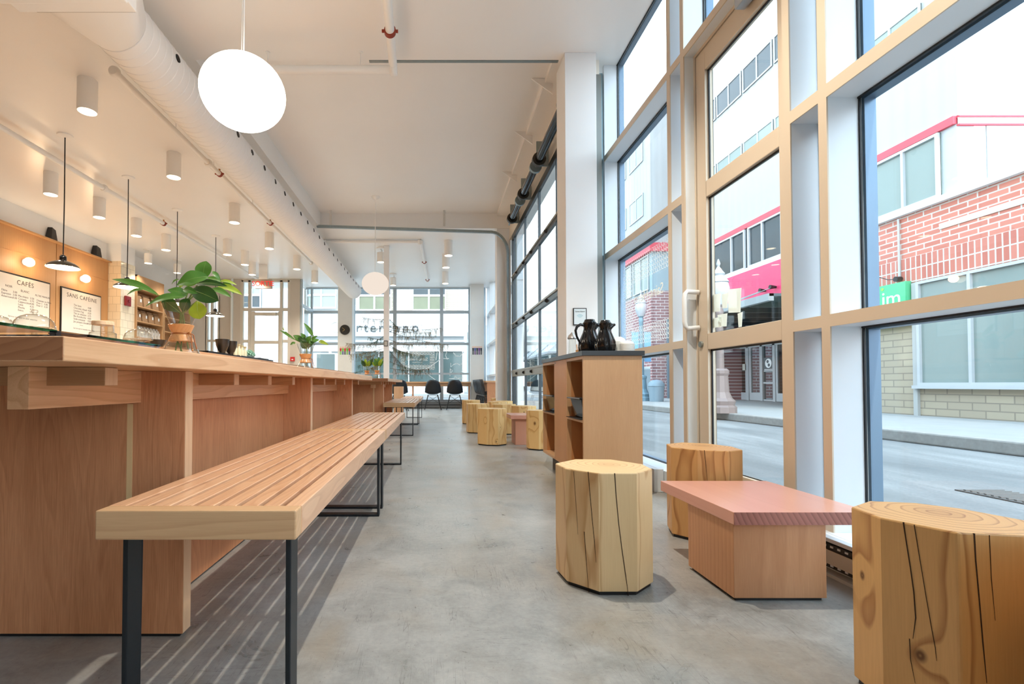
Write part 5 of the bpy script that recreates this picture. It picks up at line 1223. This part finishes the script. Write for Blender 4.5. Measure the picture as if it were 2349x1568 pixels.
# Saint-Henri lettering on the left glass bay of the right wall, seen in reverse
t = thing('window_decal', 'frosted lattice and reversed Saint-Henri lettering on the bay behind the cabinet', 'window decal', (XG - .01, 3.7, 1.3))
m = MB(); xq = XG - .012
def lat(y0_, y1_, z0_, z1_, s=.034):
    ny, nz = max(1, round((y1_ - y0_) / s)), max(1, round((z1_ - z0_) / s))
    for i in range(ny):
        for j in range(nz):
            cy, cz = y0_ + (i + .5) * (y1_ - y0_) / ny, z0_ + (j + .5) * (z1_ - z0_) / nz; r = s * .56
            for k in range(6):
                a0 = k * PI / 3 + (i + j) * .5; a1 = a0 + PI / 3
                m.quad(*[(xq, cy + q * math.cos(a), cz + q * math.sin(a)) for q, a in ((r, a0), (r, a1), (r * .80, a1), (r * .80, a0))])
lat(3.2, 4.18, 1.52, 1.72); lat(3.2, 4.18, 1.02, 1.16); lat(4.0, 4.18, 1.16, 1.52)
m.obj('lattice', PAPER, t)
text('lettering', 'Saint-Henri', PAPER, t, (xq, 3.705, 1.385), (0, -1, 0), (0, 0, 1), .112, .0006, mirror=True)
# ================================================================ THE STREET
XF_ = 9.0; GZ = 0.12
ASPH = NT('frosted_asphalt'); b = ASPH.bsdf(Roughness=.75); P_ = ASPH.obj()
n1 = ASPH.noise(ASPH.mapping(P_, (1.2, .25, 1)), 1.4, 5, .6, .5); n2 = ASPH.noise(P_, 70, 3)
ASPH.l(ASPH.ramp(ASPH.math('ADD', ASPH.math('MULTIPLY', n1, .8), ASPH.math('MULTIPLY', n2, .25)), [(.36, rgb(98, 102, 104)), (.55, rgb(118, 121, 122)), (.72, rgb(146, 148, 148))]), b.inputs['Base Color']); ASPH.bump(b, n2, .3, .004)
ASPH = ASPH.m
WALK = plain('snowy_sidewalk', rgb(148, 150, 150), .75, var=.10, scale=3, bump=.1)
KERB = plain('granite_kerb', rgb(150, 148, 144), .8, var=.25, scale=20, bump=.3)
MB().box(1.70, 60, -40, 15.4, -.2, -.02).box(-60, 60, 15.4, 80, -.2, -.02).obj('road', ASPH, kind='structure')
MB().box(6.0, 60, -40, 27, -.02, GZ).obj('sidewalk', WALK, kind='structure')
MB().box(5.82, 6.0, -40, 27, -.02, GZ + .004).obj('kerb', KERB, bevel=.02, kind='structure')
MB().box(-60, 8.4, 27.0, 80, -.02, .12).obj('sidewalk_front', WALK, kind='structure')
g = onZ(2320, 1140, -.02); t = thing('drain_grate', 'cast street drain grate in the road outside the big window', 'drain', (g.x, g.y, -.02))
MB().box(g.x - .15, g.x + .15, g.y - .2, g.y + .2, -.019, -.012).obj('frame', plain('cast_iron', rgb(90, 92, 92), .6, .3), t)
for k in range(9): MB().box(g.x - .13, g.x + .13, g.y - .18 + k * .041, g.y - .165 + k * .041, -.012, -.004).obj('grate_bar', plain('cast_iron_light', rgb(116, 118, 118), .6, .3), t)

RBR = brick('red_brick', rgb(182, 108, 92), rgb(200, 128, 110), rgb(196, 190, 182), .30, .10, 'YZ', .012)
RBS = brick('red_soldier_brick', rgb(178, 104, 90), rgb(194, 122, 106), rgb(196, 190, 182), .24, .10, 'YZ', .012, rot=True)
TBR = brick('tan_brick', rgb(170, 158, 138), rgb(180, 168, 146), rgb(140, 132, 118), .40, .13, 'YZ', .010)
PBR = brick('mauve_brick', rgb(138, 96, 98), rgb(154, 110, 110), rgb(206, 198, 196), .36, .12, 'YZ', .014)
CORR = NT('white_ribbed_cladding'); b = CORR.bsdf(Roughness=.5); b.inputs['Base Color'].default_value = rgb(168, 172, 172)
sp_ = CORR.n('ShaderNodeSeparateXYZ'); CORR.l(CORR.obj(), sp_.inputs[0])
CORR.bump(b, CORR.math('SINE', CORR.math('MULTIPLY', CORR.math('ADD', sp_.outputs[1], sp_.outputs[0]), 20.0)), .5, .02); CORR = CORR.m
DGL = plain('dark_street_glass', rgb(50, 62, 68), .05, .0, var=.3, scale=1.2); PGL = plain('pale_street_glass', rgb(132, 146, 142), .08, var=.08, scale=.8)
PINK = plain('magenta_sign_panel', rgb(214, 62, 104), .35, var=.08, scale=1.0); TRIMR = plain('red_trim', rgb(206, 70, 84), .5); WFR = plain('white_window_frame', rgb(184, 188, 190), .5); LIME = plain('lime_green', rgb(150, 206, 84), .5)
def win(root, Xp, y0, y1, z0, z1, muls=(), mat=PGL, fr=.05, dep=.06, name='window'):
    w = MB().box(Xp - .01, Xp + .02, y0, y1, z0, z1).obj(name, mat, root)
    m = MB().box(Xp - dep, Xp, y0, y1, z0, z0 + fr).box(Xp - dep, Xp, y0, y1, z1 - fr, z1).box(Xp - dep, Xp, y0, y0 + fr, z0 + fr, z1 - fr).box(Xp - dep, Xp, y1 - fr, y1, z0 + fr, z1 - fr)
    for y in muls: m.box(Xp - dep, Xp, y - fr / 2, y + fr / 2, z0 + fr, z1 - fr)
    m.obj('window_frame', WFR, w)
A = thing('street_building', 'brick and white clad building across the street beside the glass door', 'building', (XF_, 10, 0))
yc = 8.35
MB().box(XF_, XF_ + .3, 2.0, 12.2, 2.62, 3.93).obj('brick_wall', RBR, A)
MB().box(XF_ - .012, XF_, 2.0, 12.2, 2.62, 3.10).obj('soldier_course', RBS, A)
MB().box(XF_ - .02, XF_, 2.0, 8.66, 3.46, 3.56).obj('stone_band', plain('stone_band', rgb(214, 208, 194), .7), A)
MB().box(XF_, XF_ + .3, 2.0, 12.2, GZ, 2.62).obj('tan_wall', TBR, A)
MB().box(XF_ - .10, 22, -6, 18.2, 3.93, 4.03).obj('sill_band', plain('sill_white', rgb(224, 228, 228), .5), A)
MB().box(XF_ + .3, 22, -6, 2.0, GZ, 3.93).box(XF_, XF_ + .3, -6, 2.0, GZ, 3.93).obj('corner_block', RBR, A)
for (y0, y1, mu) in ((5.2, 9.05, (6.2, 7.17, 8.15)),): win(A, XF_ - .02, y0, y1, .68, 2.60, mu)
MB().box(XF_ - .05, XF_, 9.08, 9.16, .12, 2.6).obj('downpipe', plain('downpipe_grey', rgb(176, 178, 176), .5), A)
MB().box(XF_ - .12, XF_, 5.1, 9.12, .62, .68).obj('window_sill', WFR, A)
# first floor strip windows, trim and ribbed cladding
for (y0, y1, mu, mt) in ((8.6, 9.98, (9.27,), PGL), (10.1, 12.0, (11.0,), DGL), (12.15, 13.9, (12.55, 13.3), DGL), (14.05, 15.9, (14.7,), DGL), (16.1, 18.0, (17.0,), DGL)): win(A, XF_ - .02, y0, y1, 4.03, 5.18, mu, mt)
MB().box(XF_, XF_ + .3, yc, 18.2, 4.03, 5.2).obj('pier_wall', plain('grey_pier', rgb(176, 182, 184), .5), A)
MB().box(XF_ - .06, XF_ + .3, yc, 18.2, 5.2, 5.34).obj('red_trim', TRIMR, A)
MB().box(XF_, XF_ + .3, yc, 18.2, 5.34, 13.5).obj('ribbed_cladding', CORR, A)
MB().box(XF_, 22, yc - .02, yc, 5.34, 13.5).box(XF_ + .5, 22, yc - .02, yc, 4.03, 5.16).obj('end_cladding', CORR, A)
MB().box(XF_, 22, yc - .05, yc, 5.30, 5.325).box(XF_, 22, yc - .05, yc, 5.16, 5.185).obj('thin_red_line', TRIMR, A)
MB().box(XF_, 22, yc - .03, yc - .02, 5.185, 5.30).obj('white_line', WFR, A)
for z0, z1 in ((7.4, 7.76), (9.2, 9.92), (11.6, 12.2)):
    y = 8.9
    while y < 17.6: win(A, XF_ - .01, y, y + 1.25, z0, z1, (y + .62,), DGL if z0 > 9 and z0 < 10 else PGL, .04, .03); y += 1.32
# magenta sign, canopy and the recessed entrance
ps = MB().box(XF_ - .12, XF_ + .3, 11.4, 18.2, 2.97, 3.93).obj('magenta_sign', PINK, A)
for u, v in ((1749, 666), (1773, 658)):
    p = onX(u, v, XF_ - .2); MB().tube([(XF_ - .12, p.y, p.z), (XF_ - .28, p.y, p.z)], [.03, .06], 12).obj('rod_anchor', BLACK, A)
    MB().tube([(XF_ - .2, p.y, p.z), (XF_ - 1.5, p.y + .1, 2.72)], .012, 6).obj('tie_rod', GREYM, A)
MB().box(XF_ - 1.6, XF_ + 2, 10.8, 15.3, 2.66, 2.72).obj('canopy_glass', plain('canopy_glass_grey', rgb(84, 98, 104), .1, var=.2, scale=2), A)
MB().box(XF_ - 1.62, XF_ - 1.5, 10.8, 15.3, 2.56, 2.72).obj('canopy_edge', plain('canopy_steel', rgb(150, 158, 162), .4, .4), A)
for y in (11.6, 12.5, 13.4, 14.3, 15.2): MB().box(XF_ - 1.5, XF_ + 2, y, y + .06, 2.54, 2.66).obj('canopy_beam', plain('canopy_dark', rgb(60, 70, 76), .4, .3), A)
XR = 11.4
MB().box(XF_ + .3, XR + .3, 12.1, 12.3, GZ, 3.93).obj('recess_side', TBR, A)
MB().box(XF_, XR + .3, 18.2, 18.4, GZ, 13.5).obj('recess_side', PBR, A)
MB().box(XR + 1.2, XR + 1.3, 12.2, 18.3, GZ, 3).obj('inner_wall', plain('dim_lobby_wall', rgb(104, 88, 78), .7, var=.2), A)
MB().box(XF_, XR + 1.3, 12.2, 18.3, 2.85, 2.97).obj('recess_soffit', plain('soffit_dark', rgb(90, 100, 106), .6), A)
Yr = lambda u: XR / ((u - 1000) / 1120.0)
hz = 2.02
for u in (1645, 1681, 1718, 1750, 1779, 1812): MB().box(XR - .06, XR + .06, Yr(u) - .06, Yr(u) + .06, GZ, 2.85).obj('entrance_post', WFR, A)
MB().box(XR - .06, XR + .06, Yr(1830), Yr(1640), hz, hz + .12).obj('entrance_header', WFR, A)
MB().box(XR, XR + .01, Yr(1830), Yr(1640), hz + .12, 2.85).obj('entrance_glass', DGL, A)
SG = glass('street_door_glass', (.72, .80, .82, 1), 1.45, 1.2)
for ua, ub, door in ((1686, 1714, 1), (1722, 1747, 1), (1783, 1808, 1), (1752, 1776, 0), (1648, 1678, 0)):
    y1, y0 = Yr(ua), Yr(ub); z0 = GZ + (.28 if door else .06)
    MB().box(XR, XR + .01, y0, y1, z0, hz).obj('entrance_glass', SG, A)
    m = MB().box(XR - .03, XR + .03, y0 - .02, y1 + .02, GZ + .01, z0)
    if door: m.box(XR - .03, XR + .03, y0 - .03, y0 + .06, z0, hz).box(XR - .03, XR + .03, y1 - .06, y1 + .03, z0, hz)
    else: m.box(XR - .03, XR + .03, y0, y1, .72, .78)
    m.obj('entrance_door' if door else 'sidelight_rail', WFR, A)
y0, y1 = Yr(1775.6), Yr(1753); a = MB().box(XR - .012, XR - .004, y0, y1, 1.12, 1.62).obj('entrance_notice', plain('slate_notice', rgb(92, 104, 110), .5), A)
ym = (y0 + y1) / 2
MB().tube([(XR - .02, ym, 1.42), (XR - .013, ym, 1.42)], .16, 24).obj('round_emblem', DEC, a)
MB().tube([(XR - .024, ym + .03, 1.48), (XR - .019, ym + .03, 1.48)], .055, 14).tube([(XR - .024, ym - .03, 1.36), (XR - .019, ym - .03, 1.36)], .055, 14).obj('emblem_leaf', plain('slate_notice', rgb(92, 104, 110), .5), a)
MB().box(XR - .02, XR - .013, ym - .2, ym + .2, 1.20, 1.22).box(XR - .02, XR - .013, ym - .24, ym + .24, 1.15, 1.17).obj('notice_lines', DEC, a)
MB().box(XR - .03, XR - .02, Yr(1713.5), Yr(1705), 1.22, 1.45).obj('door_notice', PAPER, A)
MB().box(XR - .012, XR - .004, Yr(1677), Yr(1658), .80, 1.42).obj('red_poster', plain('red_poster', rgb(206, 58, 44), .5), A)
MB().box(XR - .02, XR - .013, Yr(1676), Yr(1662), 1.0, 1.22).obj('poster_patch', plain('grey_patch', rgb(150, 150, 142), .6), A)
# person in the red jacket
def body(name, chain, mat, parent, sub=2):
    """chain: {name: (pos, radius, parent name)} grown with a skin modifier"""
    names = list(chain); me = bpy.data.meshes.new(name)
    me.from_pydata([chain[k][0] for k in names], [(names.index(chain[k][2]), i) for i, k in enumerate(names) if chain[k][2]], [])
    o = bpy.data.objects.new(name, me); C.objects.link(o); o.parent = parent
    s = o.modifiers.new('skin', 'SKIN')
    for i, k in enumerate(names): r = chain[k][1]; me.skin_vertices[0].data[i].radius = (r, r) if not isinstance(r, tuple) else r
    me.skin_vertices[0].data[0].use_root = True
    ss = o.modifiers.new('sub', 'SUBSURF'); ss.levels = sub; ss.render_levels = sub; me.materials.append(mat)
    return o
yp = Yr(1703) * 1.035; pe = thing('person', 'person in a red puffy jacket and pale jeans standing inside the entrance doors', 'person', (XR + .55, yp, GZ))
SKIN = plain('skin', rgb(206, 160, 136), .5)
bd = body('body', {'pelvis': ((0, 0, .90), (.14, .11), None), 'waist': ((0, 0, 1.05), (.13, .10), 'pelvis'), 'chest': ((0, 0, 1.28), (.155, .115), 'waist'), 'neck': ((0, 0, 1.46), .05, 'chest'), 'chin': ((-.01, 0, 1.54), .065, 'neck'), 'head': ((0, 0, 1.64), (.085, .095), 'chin'), 'crown': ((0, 0, 1.71), .06, 'head'),
     'sl': ((0, .17, 1.40), .06, 'chest'), 'el': ((-.02, .22, 1.13), .045, 'sl'), 'wl': ((-.14, .18, .95), .033, 'el'), 'hl': ((-.19, .16, .90), .03, 'wl'), 'sr': ((0, -.17, 1.40), .06, 'chest'), 'er': ((-.02, -.22, 1.13), .045, 'sr'), 'wr': ((-.16, -.17, 1.0), .033, 'er'), 'hr': ((-.21, -.15, .97), .03, 'wr'),
     'tl': ((0, .09, .82), .085, 'pelvis'), 'kl': ((-.02, .10, .48), .06, 'tl'), 'al': ((0, .10, .08), .04, 'kl'), 'fl': ((-.14, .10, .04), .035, 'al'), 'tr': ((0, -.09, .82), .085, 'pelvis'), 'kr': ((.02, -.10, .48), .06, 'tr'), 'ar': ((.03, -.10, .08), .04, 'kr'), 'fr': ((-.11, -.10, .04), .035, 'ar')}, SKIN, pe)
body('jacket', {'p': ((0, 0, .88), (.19, .16), None), 'w': ((0, 0, 1.05), (.19, .15), 'p'), 'c': ((0, 0, 1.27), (.20, .155), 'w'), 'n': ((0, 0, 1.44), (.09, .09), 'c'), 'sl': ((0, .18, 1.38), .09, 'c'), 'el': ((-.02, .24, 1.13), .075, 'sl'), 'wl': ((-.13, .19, .97), .055, 'el'), 'sr': ((0, -.18, 1.38), .09, 'c'), 'er': ((-.02, -.24, 1.13), .075, 'sr'), 'wr': ((-.15, -.18, 1.01), .055, 'er')}, plain('red_jacket', rgb(190, 26, 44), .6), pe)
body('jeans', {'p': ((0, 0, .88), (.16, .14), None), 'tl': ((0, .09, .78), .105, 'p'), 'kl': ((-.02, .10, .48), .075, 'tl'), 'al': ((0, .10, .10), .06, 'kl'), 'tr': ((0, -.09, .78), .105, 'p'), 'kr': ((.02, -.10, .48), .075, 'tr'), 'ar': ((.03, -.10, .10), .06, 'kr')}, plain('pale_jeans', rgb(130, 160, 184), .7), pe)
hc = Vector((XR + .56, yp, GZ + 1.66))
MB().lathe([(.10 * math.cos(a), .105 * math.sin(a)) for a in [(-5 + i * 12) * PI / 180 for i in range(9)]], (hc.x + .015, hc.y, hc.z), 18).obj('hair', plain('dark_hair', rgb(50, 40, 34), .6), pe, smooth=True)
MB().lathe([(.006, -.02), (.012, 0), (0, .02)], (hc.x - .105, hc.y, hc.z - .03), 10).obj('nose', SKIN, pe, smooth=True)
for s_ in (-1, 1):
    MB().lathe([(0, -.008), (.008, 0), (0, .008)], (hc.x - .098, hc.y + s_ * .03, hc.z - .005), 8).obj('eye', BLACK, pe); MB().lathe([(0, -.025), (.014, 0), (0, .03)], (hc.x, hc.y + s_ * .095, hc.z - .02), 10).obj('ear', SKIN, pe, smooth=True)
MB().box(hc.x - .100, hc.x - .092, hc.y - .02, hc.y + .02, hc.z - .068, hc.z - .060).obj('mouth', plain('lips', rgb(160, 90, 84), .5), pe)
# green pharmacy sign and its lamp
gsn = thing('shop_sign', 'green shop sign ending in im on the tan brick wall across the street', 'sign', (XF_, 10.4, 2.2))
MB().box(XF_ - .13, XF_ - .021, 9.19, 12.0, 1.98, 2.65).obj('sign_panel', plain('green_sign', rgb(84, 190, 136), .4), gsn)
MB().box(XF_ - .13, XF_ - .021, 9.19, 12.0, 1.82, 1.98).obj('lower_strip', LIME, gsn)
xs = XF_ - .132
text('lettering', 'im', DEC, gsn, (xs, 9.48, 2.36), (0, -1, 0), (0, 0, 1), .42, .004)
text('lettering', 'Pro', DEC, gsn, (xs, 10.55, 2.36), (0, -1, 0), (0, 0, 1), .42, .004)
text('lettering', 'Pharmacien ♥' if False else 'Pharmacien', DEC, gsn, (xs, 9.92, 1.90), (0, -1, 0), (0, 0, 1), .17, .004)
for k, (dy, dz, an, mt, L) in enumerate(((.09, .10, 2.3, LIME, .17), (-.08, .10, .85, LIME, .17), (.07, -.10, -2.25, LIME, .13), (-.06, -.08, -.9, plain('pale_mint', rgb(214, 238, 214), .5), .10))):
    cy, cz = 9.84, 2.34; m = MB(); P = []
    for i in range(14):
        a = i / 14 * 2 * PI; px, pz = L * .5 * math.cos(a) + L * .5, L * .24 * math.sin(a)
        P.append((-(px * math.cos(an) - pz * math.sin(an)), px * math.sin(an) + pz * math.cos(an)))
    m.prism([(xs - .006, cy + p, cz + q) for p, q in P], [(xs + .002, cy + p, cz + q) for p, q in P]); m.obj('petal', mt, gsn)
MB().tube([(xs - .006, 9.66, 2.58), (xs + .002, 9.66, 2.58)], .03, 14).obj('petal', LIME, gsn)
p = onX(2056, 640, XF_ - .1); t = thing('sign_lamp', 'white conduit with a small black lamp above the green sign', 'lamp', (XF_ - .02, p.y, p.z))
MB().tube([(XF_ - .04, p.y, p.z + .05), (XF_ - .04, p.y, 3.9)], .018, 10).obj('conduit', WFR, t)
MB().tube([(XF_ - .12, p.y, p.z), (XF_ - .02, p.y, p.z)], .05, 14).obj('lamp_head', BLACK, t)
MB().tube([(XF_ - .08, p.y, p.z), (XF_ - .12, p.y + .15, p.z + .02), (XF_ - .2, p.y + .35, p.z + .14), (XF_ - .25, p.y + .5, p.z + .05), (XF_ - .22, p.y + .42, p.z - .06)], .008, 6).obj('goose_arm', BLACK, t)
# building B farther along the street
Bd = thing('street_building', 'mauve brick building farther down the street, seen behind the cabinet bay', 'building', (9, 21, 0))
MB().box(9, 22, 20.3, 34, GZ, 4.6).obj('brick_wall', brick('mauve_brick_front', rgb(138, 96, 98), rgb(154, 110, 110), rgb(206, 198, 196), .36, .12, 'XZ', .014), Bd)
MB().box(8.98, 9.0, 20.3, 34, GZ, 4.6).obj('brick_side', PBR, Bd)
MB().box(9.05, 22, 20.35, 34, 4.6, 6.25).obj('window_storey', plain('blue_grey_panel', rgb(150, 172, 180), .4), Bd)
for y0 in (20.6, 22.4, 24.4, 26.6, 29): win(Bd, 9.03, y0, y0 + 1.6, 4.7, 6.2, (y0 + .8,))
MB().box(8.9, 22, 20.2, 34, 6.25, 6.6).obj('red_trim', TRIMR, Bd)
MB().box(9, 22, 20.3, 34, 6.6, 13).obj('ribbed_cladding', CORR, Bd)
for z0, z1 in ((8.0, 9.0), (10.4, 11.4)):
    y = 21
    while y < 32: win(Bd, 8.99, y, y + 1.5, z0, z1, (y + .75,), PGL, .05, .03); y += 1.9
MB().box(9.6, 9.9, 20.24, 20.3, GZ, 3.4).obj('side_door', plain('grey_blue_door', rgb(110, 132, 144), .5), Bd)
Cb = thing('street_building', 'low pale shops with striped awnings far down the side street', 'building', (9, 40, 0))
MB().box(9, 22, 34.01, 60, GZ, 13).obj('shop_wall', plain('pale_render', rgb(214, 208, 198), .7), Cb)
for y in (35, 39, 43, 47): MB().box(8.95, 9, y, y + 3, .5, 3).obj('shop_window', DGL, Cb)
for y in (35, 39, 43, 47): MB().prism([(9, y, 3.0), (9, y + 3, 3.0), (9, y + 3, 3.9), (9, y, 3.9)], [(8.0, y, 2.9), (8.0, y + 3, 2.9), (8.0, y + 3, 3.05), (8.0, y, 3.05)]).obj('awning', plain('awning_grey', rgb(170, 176, 182), .7, var=.1), Cb)
# street lamps
def street_lamp(x, y, zt, label, banners=False, mat=None):
    t = thing('street_lamp', label, 'street lamp', (x, y, GZ), 'cast street lamps with globe heads')
    mat = mat or plain('lamp_cast_taupe', rgb(128, 116, 114), .5); hp_ = zt - GZ - .95
    MB().lathe([(.30, 0), (.30, .12), (.26, .16), (.28, .24), (.22, .30), (.17, .42), (.15, .75), (.17, .80), (.17, .86), (.13, .9)], (x, y, GZ), 12).obj('base', mat, t)
    MB().lathe([(.085, .9), (.07, hp_ - .2), (.09, hp_ - .15), (.06, hp_ - .05), (.10, hp_)], (x, y, GZ), 12).obj('post', mat, t, smooth=True)
    z = GZ + hp_
    MB().lathe([(.10, 0), (.13, .06), (.19, .22), (.20, .34), (.17, .46)], (x, y, z), 24).obj('globe', plain('frosted_globe', rgb(176, 182, 188), .2), t, smooth=True)
    MB().lathe([(.19, .46), (.17, .50), (.10, .60), (.12, .64), (.05, .74), (.02, .80), (.04, .85), (.01, .95)], (x, y, z), 20).obj('cap', plain('lamp_cap', rgb(170, 176, 182), .4), t, smooth=True)
    if banners:
        for s_ in (-1, 1):
            MB().tube([(x, y, z - .55), (x + s_ * .42, y, z - .55)], .012, 6).obj('banner_arm', mat, t)
            MB().box(x + s_ * .10 - (.0 if s_ > 0 else .24), x + s_ * .10 + (.24 if s_ > 0 else 0), y - .004, y + .004, z - 1.6, z - .56).obj('banner', plain('pale_blue_banner', rgb(120, 170, 210), .7, var=.15, scale=4), t)
lp = onZ(1652, 946, GZ); lt_ = at(1650, 594, lp.y)
street_lamp(lp.x, lp.y, lt_.z, 'cast street lamp with a pale globe head outside the glass door')
p = at(1470, 664, 17.2); street_lamp(p.x, 17.2, p.z, 'blue grey street lamp with two banners, seen behind the cabinet bay', True, plain('lamp_blue_grey', rgb(120, 150, 164), .5))
t = thing('waste_bin', 'blue grey domed waste bin on the far sidewalk', 'bin', at(1506, 915, 16.6)); p = at(1506, 915, 16.6)
MB().lathe([(.22, 0), (.25, .5), (.27, .52), (.25, .62), (.14, .72), (0, .74)], (p.x, p.y, GZ), 16).obj('bin_body', plain('bin_blue_grey', rgb(130, 150, 162), .5), t, smooth=True)
t = thing('utility_box', 'pale utility cabinet beside the waste bin on the far sidewalk', 'box', at(1486, 915, 17)); p = at(1484, 915, 18.2)
MB().box(p.x - .14, p.x + .14, 18.2, 18.5, GZ, 1.35).obj('casing', plain('utility_pale', rgb(180, 198, 206), .5), t, bevel=.01)
# ================================================================ BUILDING STRAIGHT AHEAD
Y0 = 30.0; W_ = lambda u, v: at(u, v, Y0)
Fb = thing('street_building', 'pale building with lettered shop front beyond the far windows', 'building', W_(900, 905))
xl, xr = W_(250, 800).x, W_(1064, 800).x
def slab(name, u0, u1, v0, v1, mat, d=0.0, th=.1, par=None):
    a, b = W_(u0, v1), W_(u1, v0); return MB().box(a.x, b.x, Y0 - d - th, Y0 - d, a.z, b.z).obj(name, mat, par or Fb)
MB().box(xl, xr, Y0, Y0 + 8, GZ, 16).obj('wall', plain('pale_stucco', rgb(190, 195, 196), .7), Fb)
CBR = brick('cream_brick', rgb(178, 172, 158), rgb(188, 182, 168), rgb(156, 150, 138), .5, .12, 'XZ', .02)
a = W_(812, 716); b = W_(1061, 600); MB().box(a.x, b.x, Y0 - .1, Y0 - .001, a.z, b.z).obj('cream_brick', CBR, Fb)
for (u0, u1, um, v1, vt, m1, m2) in ((825, 897, 860, 711, 679, DGL, plain('olive_glass', rgb(104, 110, 88), .08, var=.4, scale=1.0)), (948, 1021, 984, 711, 679, DGL, plain('olive_glass', rgb(104, 110, 88), .08, var=.4, scale=1.0)), (706, 772, 739, 706, 678, PGL, PGL), (560, 600, 580, 706, 678, PGL, DGL)):
    g = slab('window', u0, u1, 640, v1, m1, .12, .05); slab('lower_glass', u0 + 1, u1 - 1, vt + 1, v1 - 1, m2, .17, .03, g)
    a, b = W_(u0 - 2, v1 + 2), W_(u1 + 2, 640); e = .07
    m = MB().box(a.x, a.x + e, Y0 - .26, Y0 - .2, a.z, b.z).box(b.x - e, b.x, Y0 - .26, Y0 - .2, a.z, b.z).box(a.x, b.x, Y0 - .25, Y0 - .21, a.z - .02, a.z + e)
    xm = W_(um, 700).x; zt = W_(um, vt).z; m.box(xm - .05, xm + .05, Y0 - .26, Y0 - .2, a.z, b.z).box(a.x, b.x, Y0 - .252, Y0 - .212, zt - .06, zt + .06); m.obj('window_frame', plain('bright_frame', rgb(240, 242, 242), .5), g)
slab('sign_fascia', 690, 1064, 724, 768, plain('white_fascia', rgb(206, 211, 213), .6), .1, .15)
slab('ledge', 690, 1066, 768, 772, plain('ledge_grey', rgb(196, 206, 210), .6), .1, .3); slab('ledge', 690, 1066, 782, 785, plain('ledge_grey', rgb(196, 206, 210), .6), .1, .3)
slab('lintel', 690, 1064, 785, 806, plain('white_fascia', rgb(206, 211, 213), .6), .1, .1)
SFG = plain('storefront_glass', rgb(72, 88, 88), .06, var=.4, scale=.8)
slab('shop_glass', 808, 1061, 806, 890, SFG, .05, .02); slab('shop_glass', 727, 768, 812, 870, SFG, .05, .02)
slab('stall_riser', 690, 1064, 884, 906, plain('riser_white', rgb(220, 226, 230), .7), .1, .15)
for u in (808, 870, 938, 1008, 1061): slab('shop_mullion', u - 1.2, u + 1.2, 806, 890, WFR, .1, .12)
INK = plain('sign_charcoal', rgb(70, 82, 88), .5)
for u, ch in ((824, 'r'), (841, 't'), (857, 'e'), (875, 'r'), (894, 't'), (911, 'a'), (931, 'n'), (953, 'o')): text('lettering', ch, INK, Fb, W_(u, 753) + Vector((0, -.30, 0)), (1, 0, 0), (0, 0, 1), .82, .03)
text('lettering', 'C', plain('white_letter', rgb(236, 228, 214), .5), Fb, W_(769, 751) + Vector((0, -.30, 0)), (1, 0, 0), (0, 0, 1), .98, .05)
Gb = thing('street_building', 'grey building at the end of the far side street', 'building', (3.4, 46, 0))
MB().box(2.9, 8.0, 46, 54, .12, 6.3).obj('wall', plain('grey_render', rgb(176, 184, 188), .7), Gb)
for z in (1.8, 4.0): MB().box(3.0, 3.9, 45.95, 46, z, z + 1.6).obj('window', DGL, Gb)
t = thing('street_pole', 'thin pole standing on the street beyond the far windows', 'pole', (W_(1072, 900).x, 30, 0)); MB().tube([(W_(1072, 900).x, 29.5, 0), (W_(1072, 900).x, 29.5, 3.4)], .04, 8).obj('pole', GREYM, t)
# street trees' worth of sky is left open: low buildings on the left of the crossing
Hb = thing('street_building', 'plain pale building beyond the vestibule door', 'building', (-26, 32, 0))
MB().box(-40, xl - .5, 31, 40, .12, 9).obj('wall', plain('pale_yellow_render', rgb(222, 210, 186), .7), Hb)
# outer skin of the cafe so daylight only comes through glass
EX = plain('outer_cladding', rgb(190, 190, 186), .7)
MB().box(XL - .25, XG + .3, YR - .3, YF + .2, ZC + .55, ZC + .75).obj('roof', EX, kind='structure')
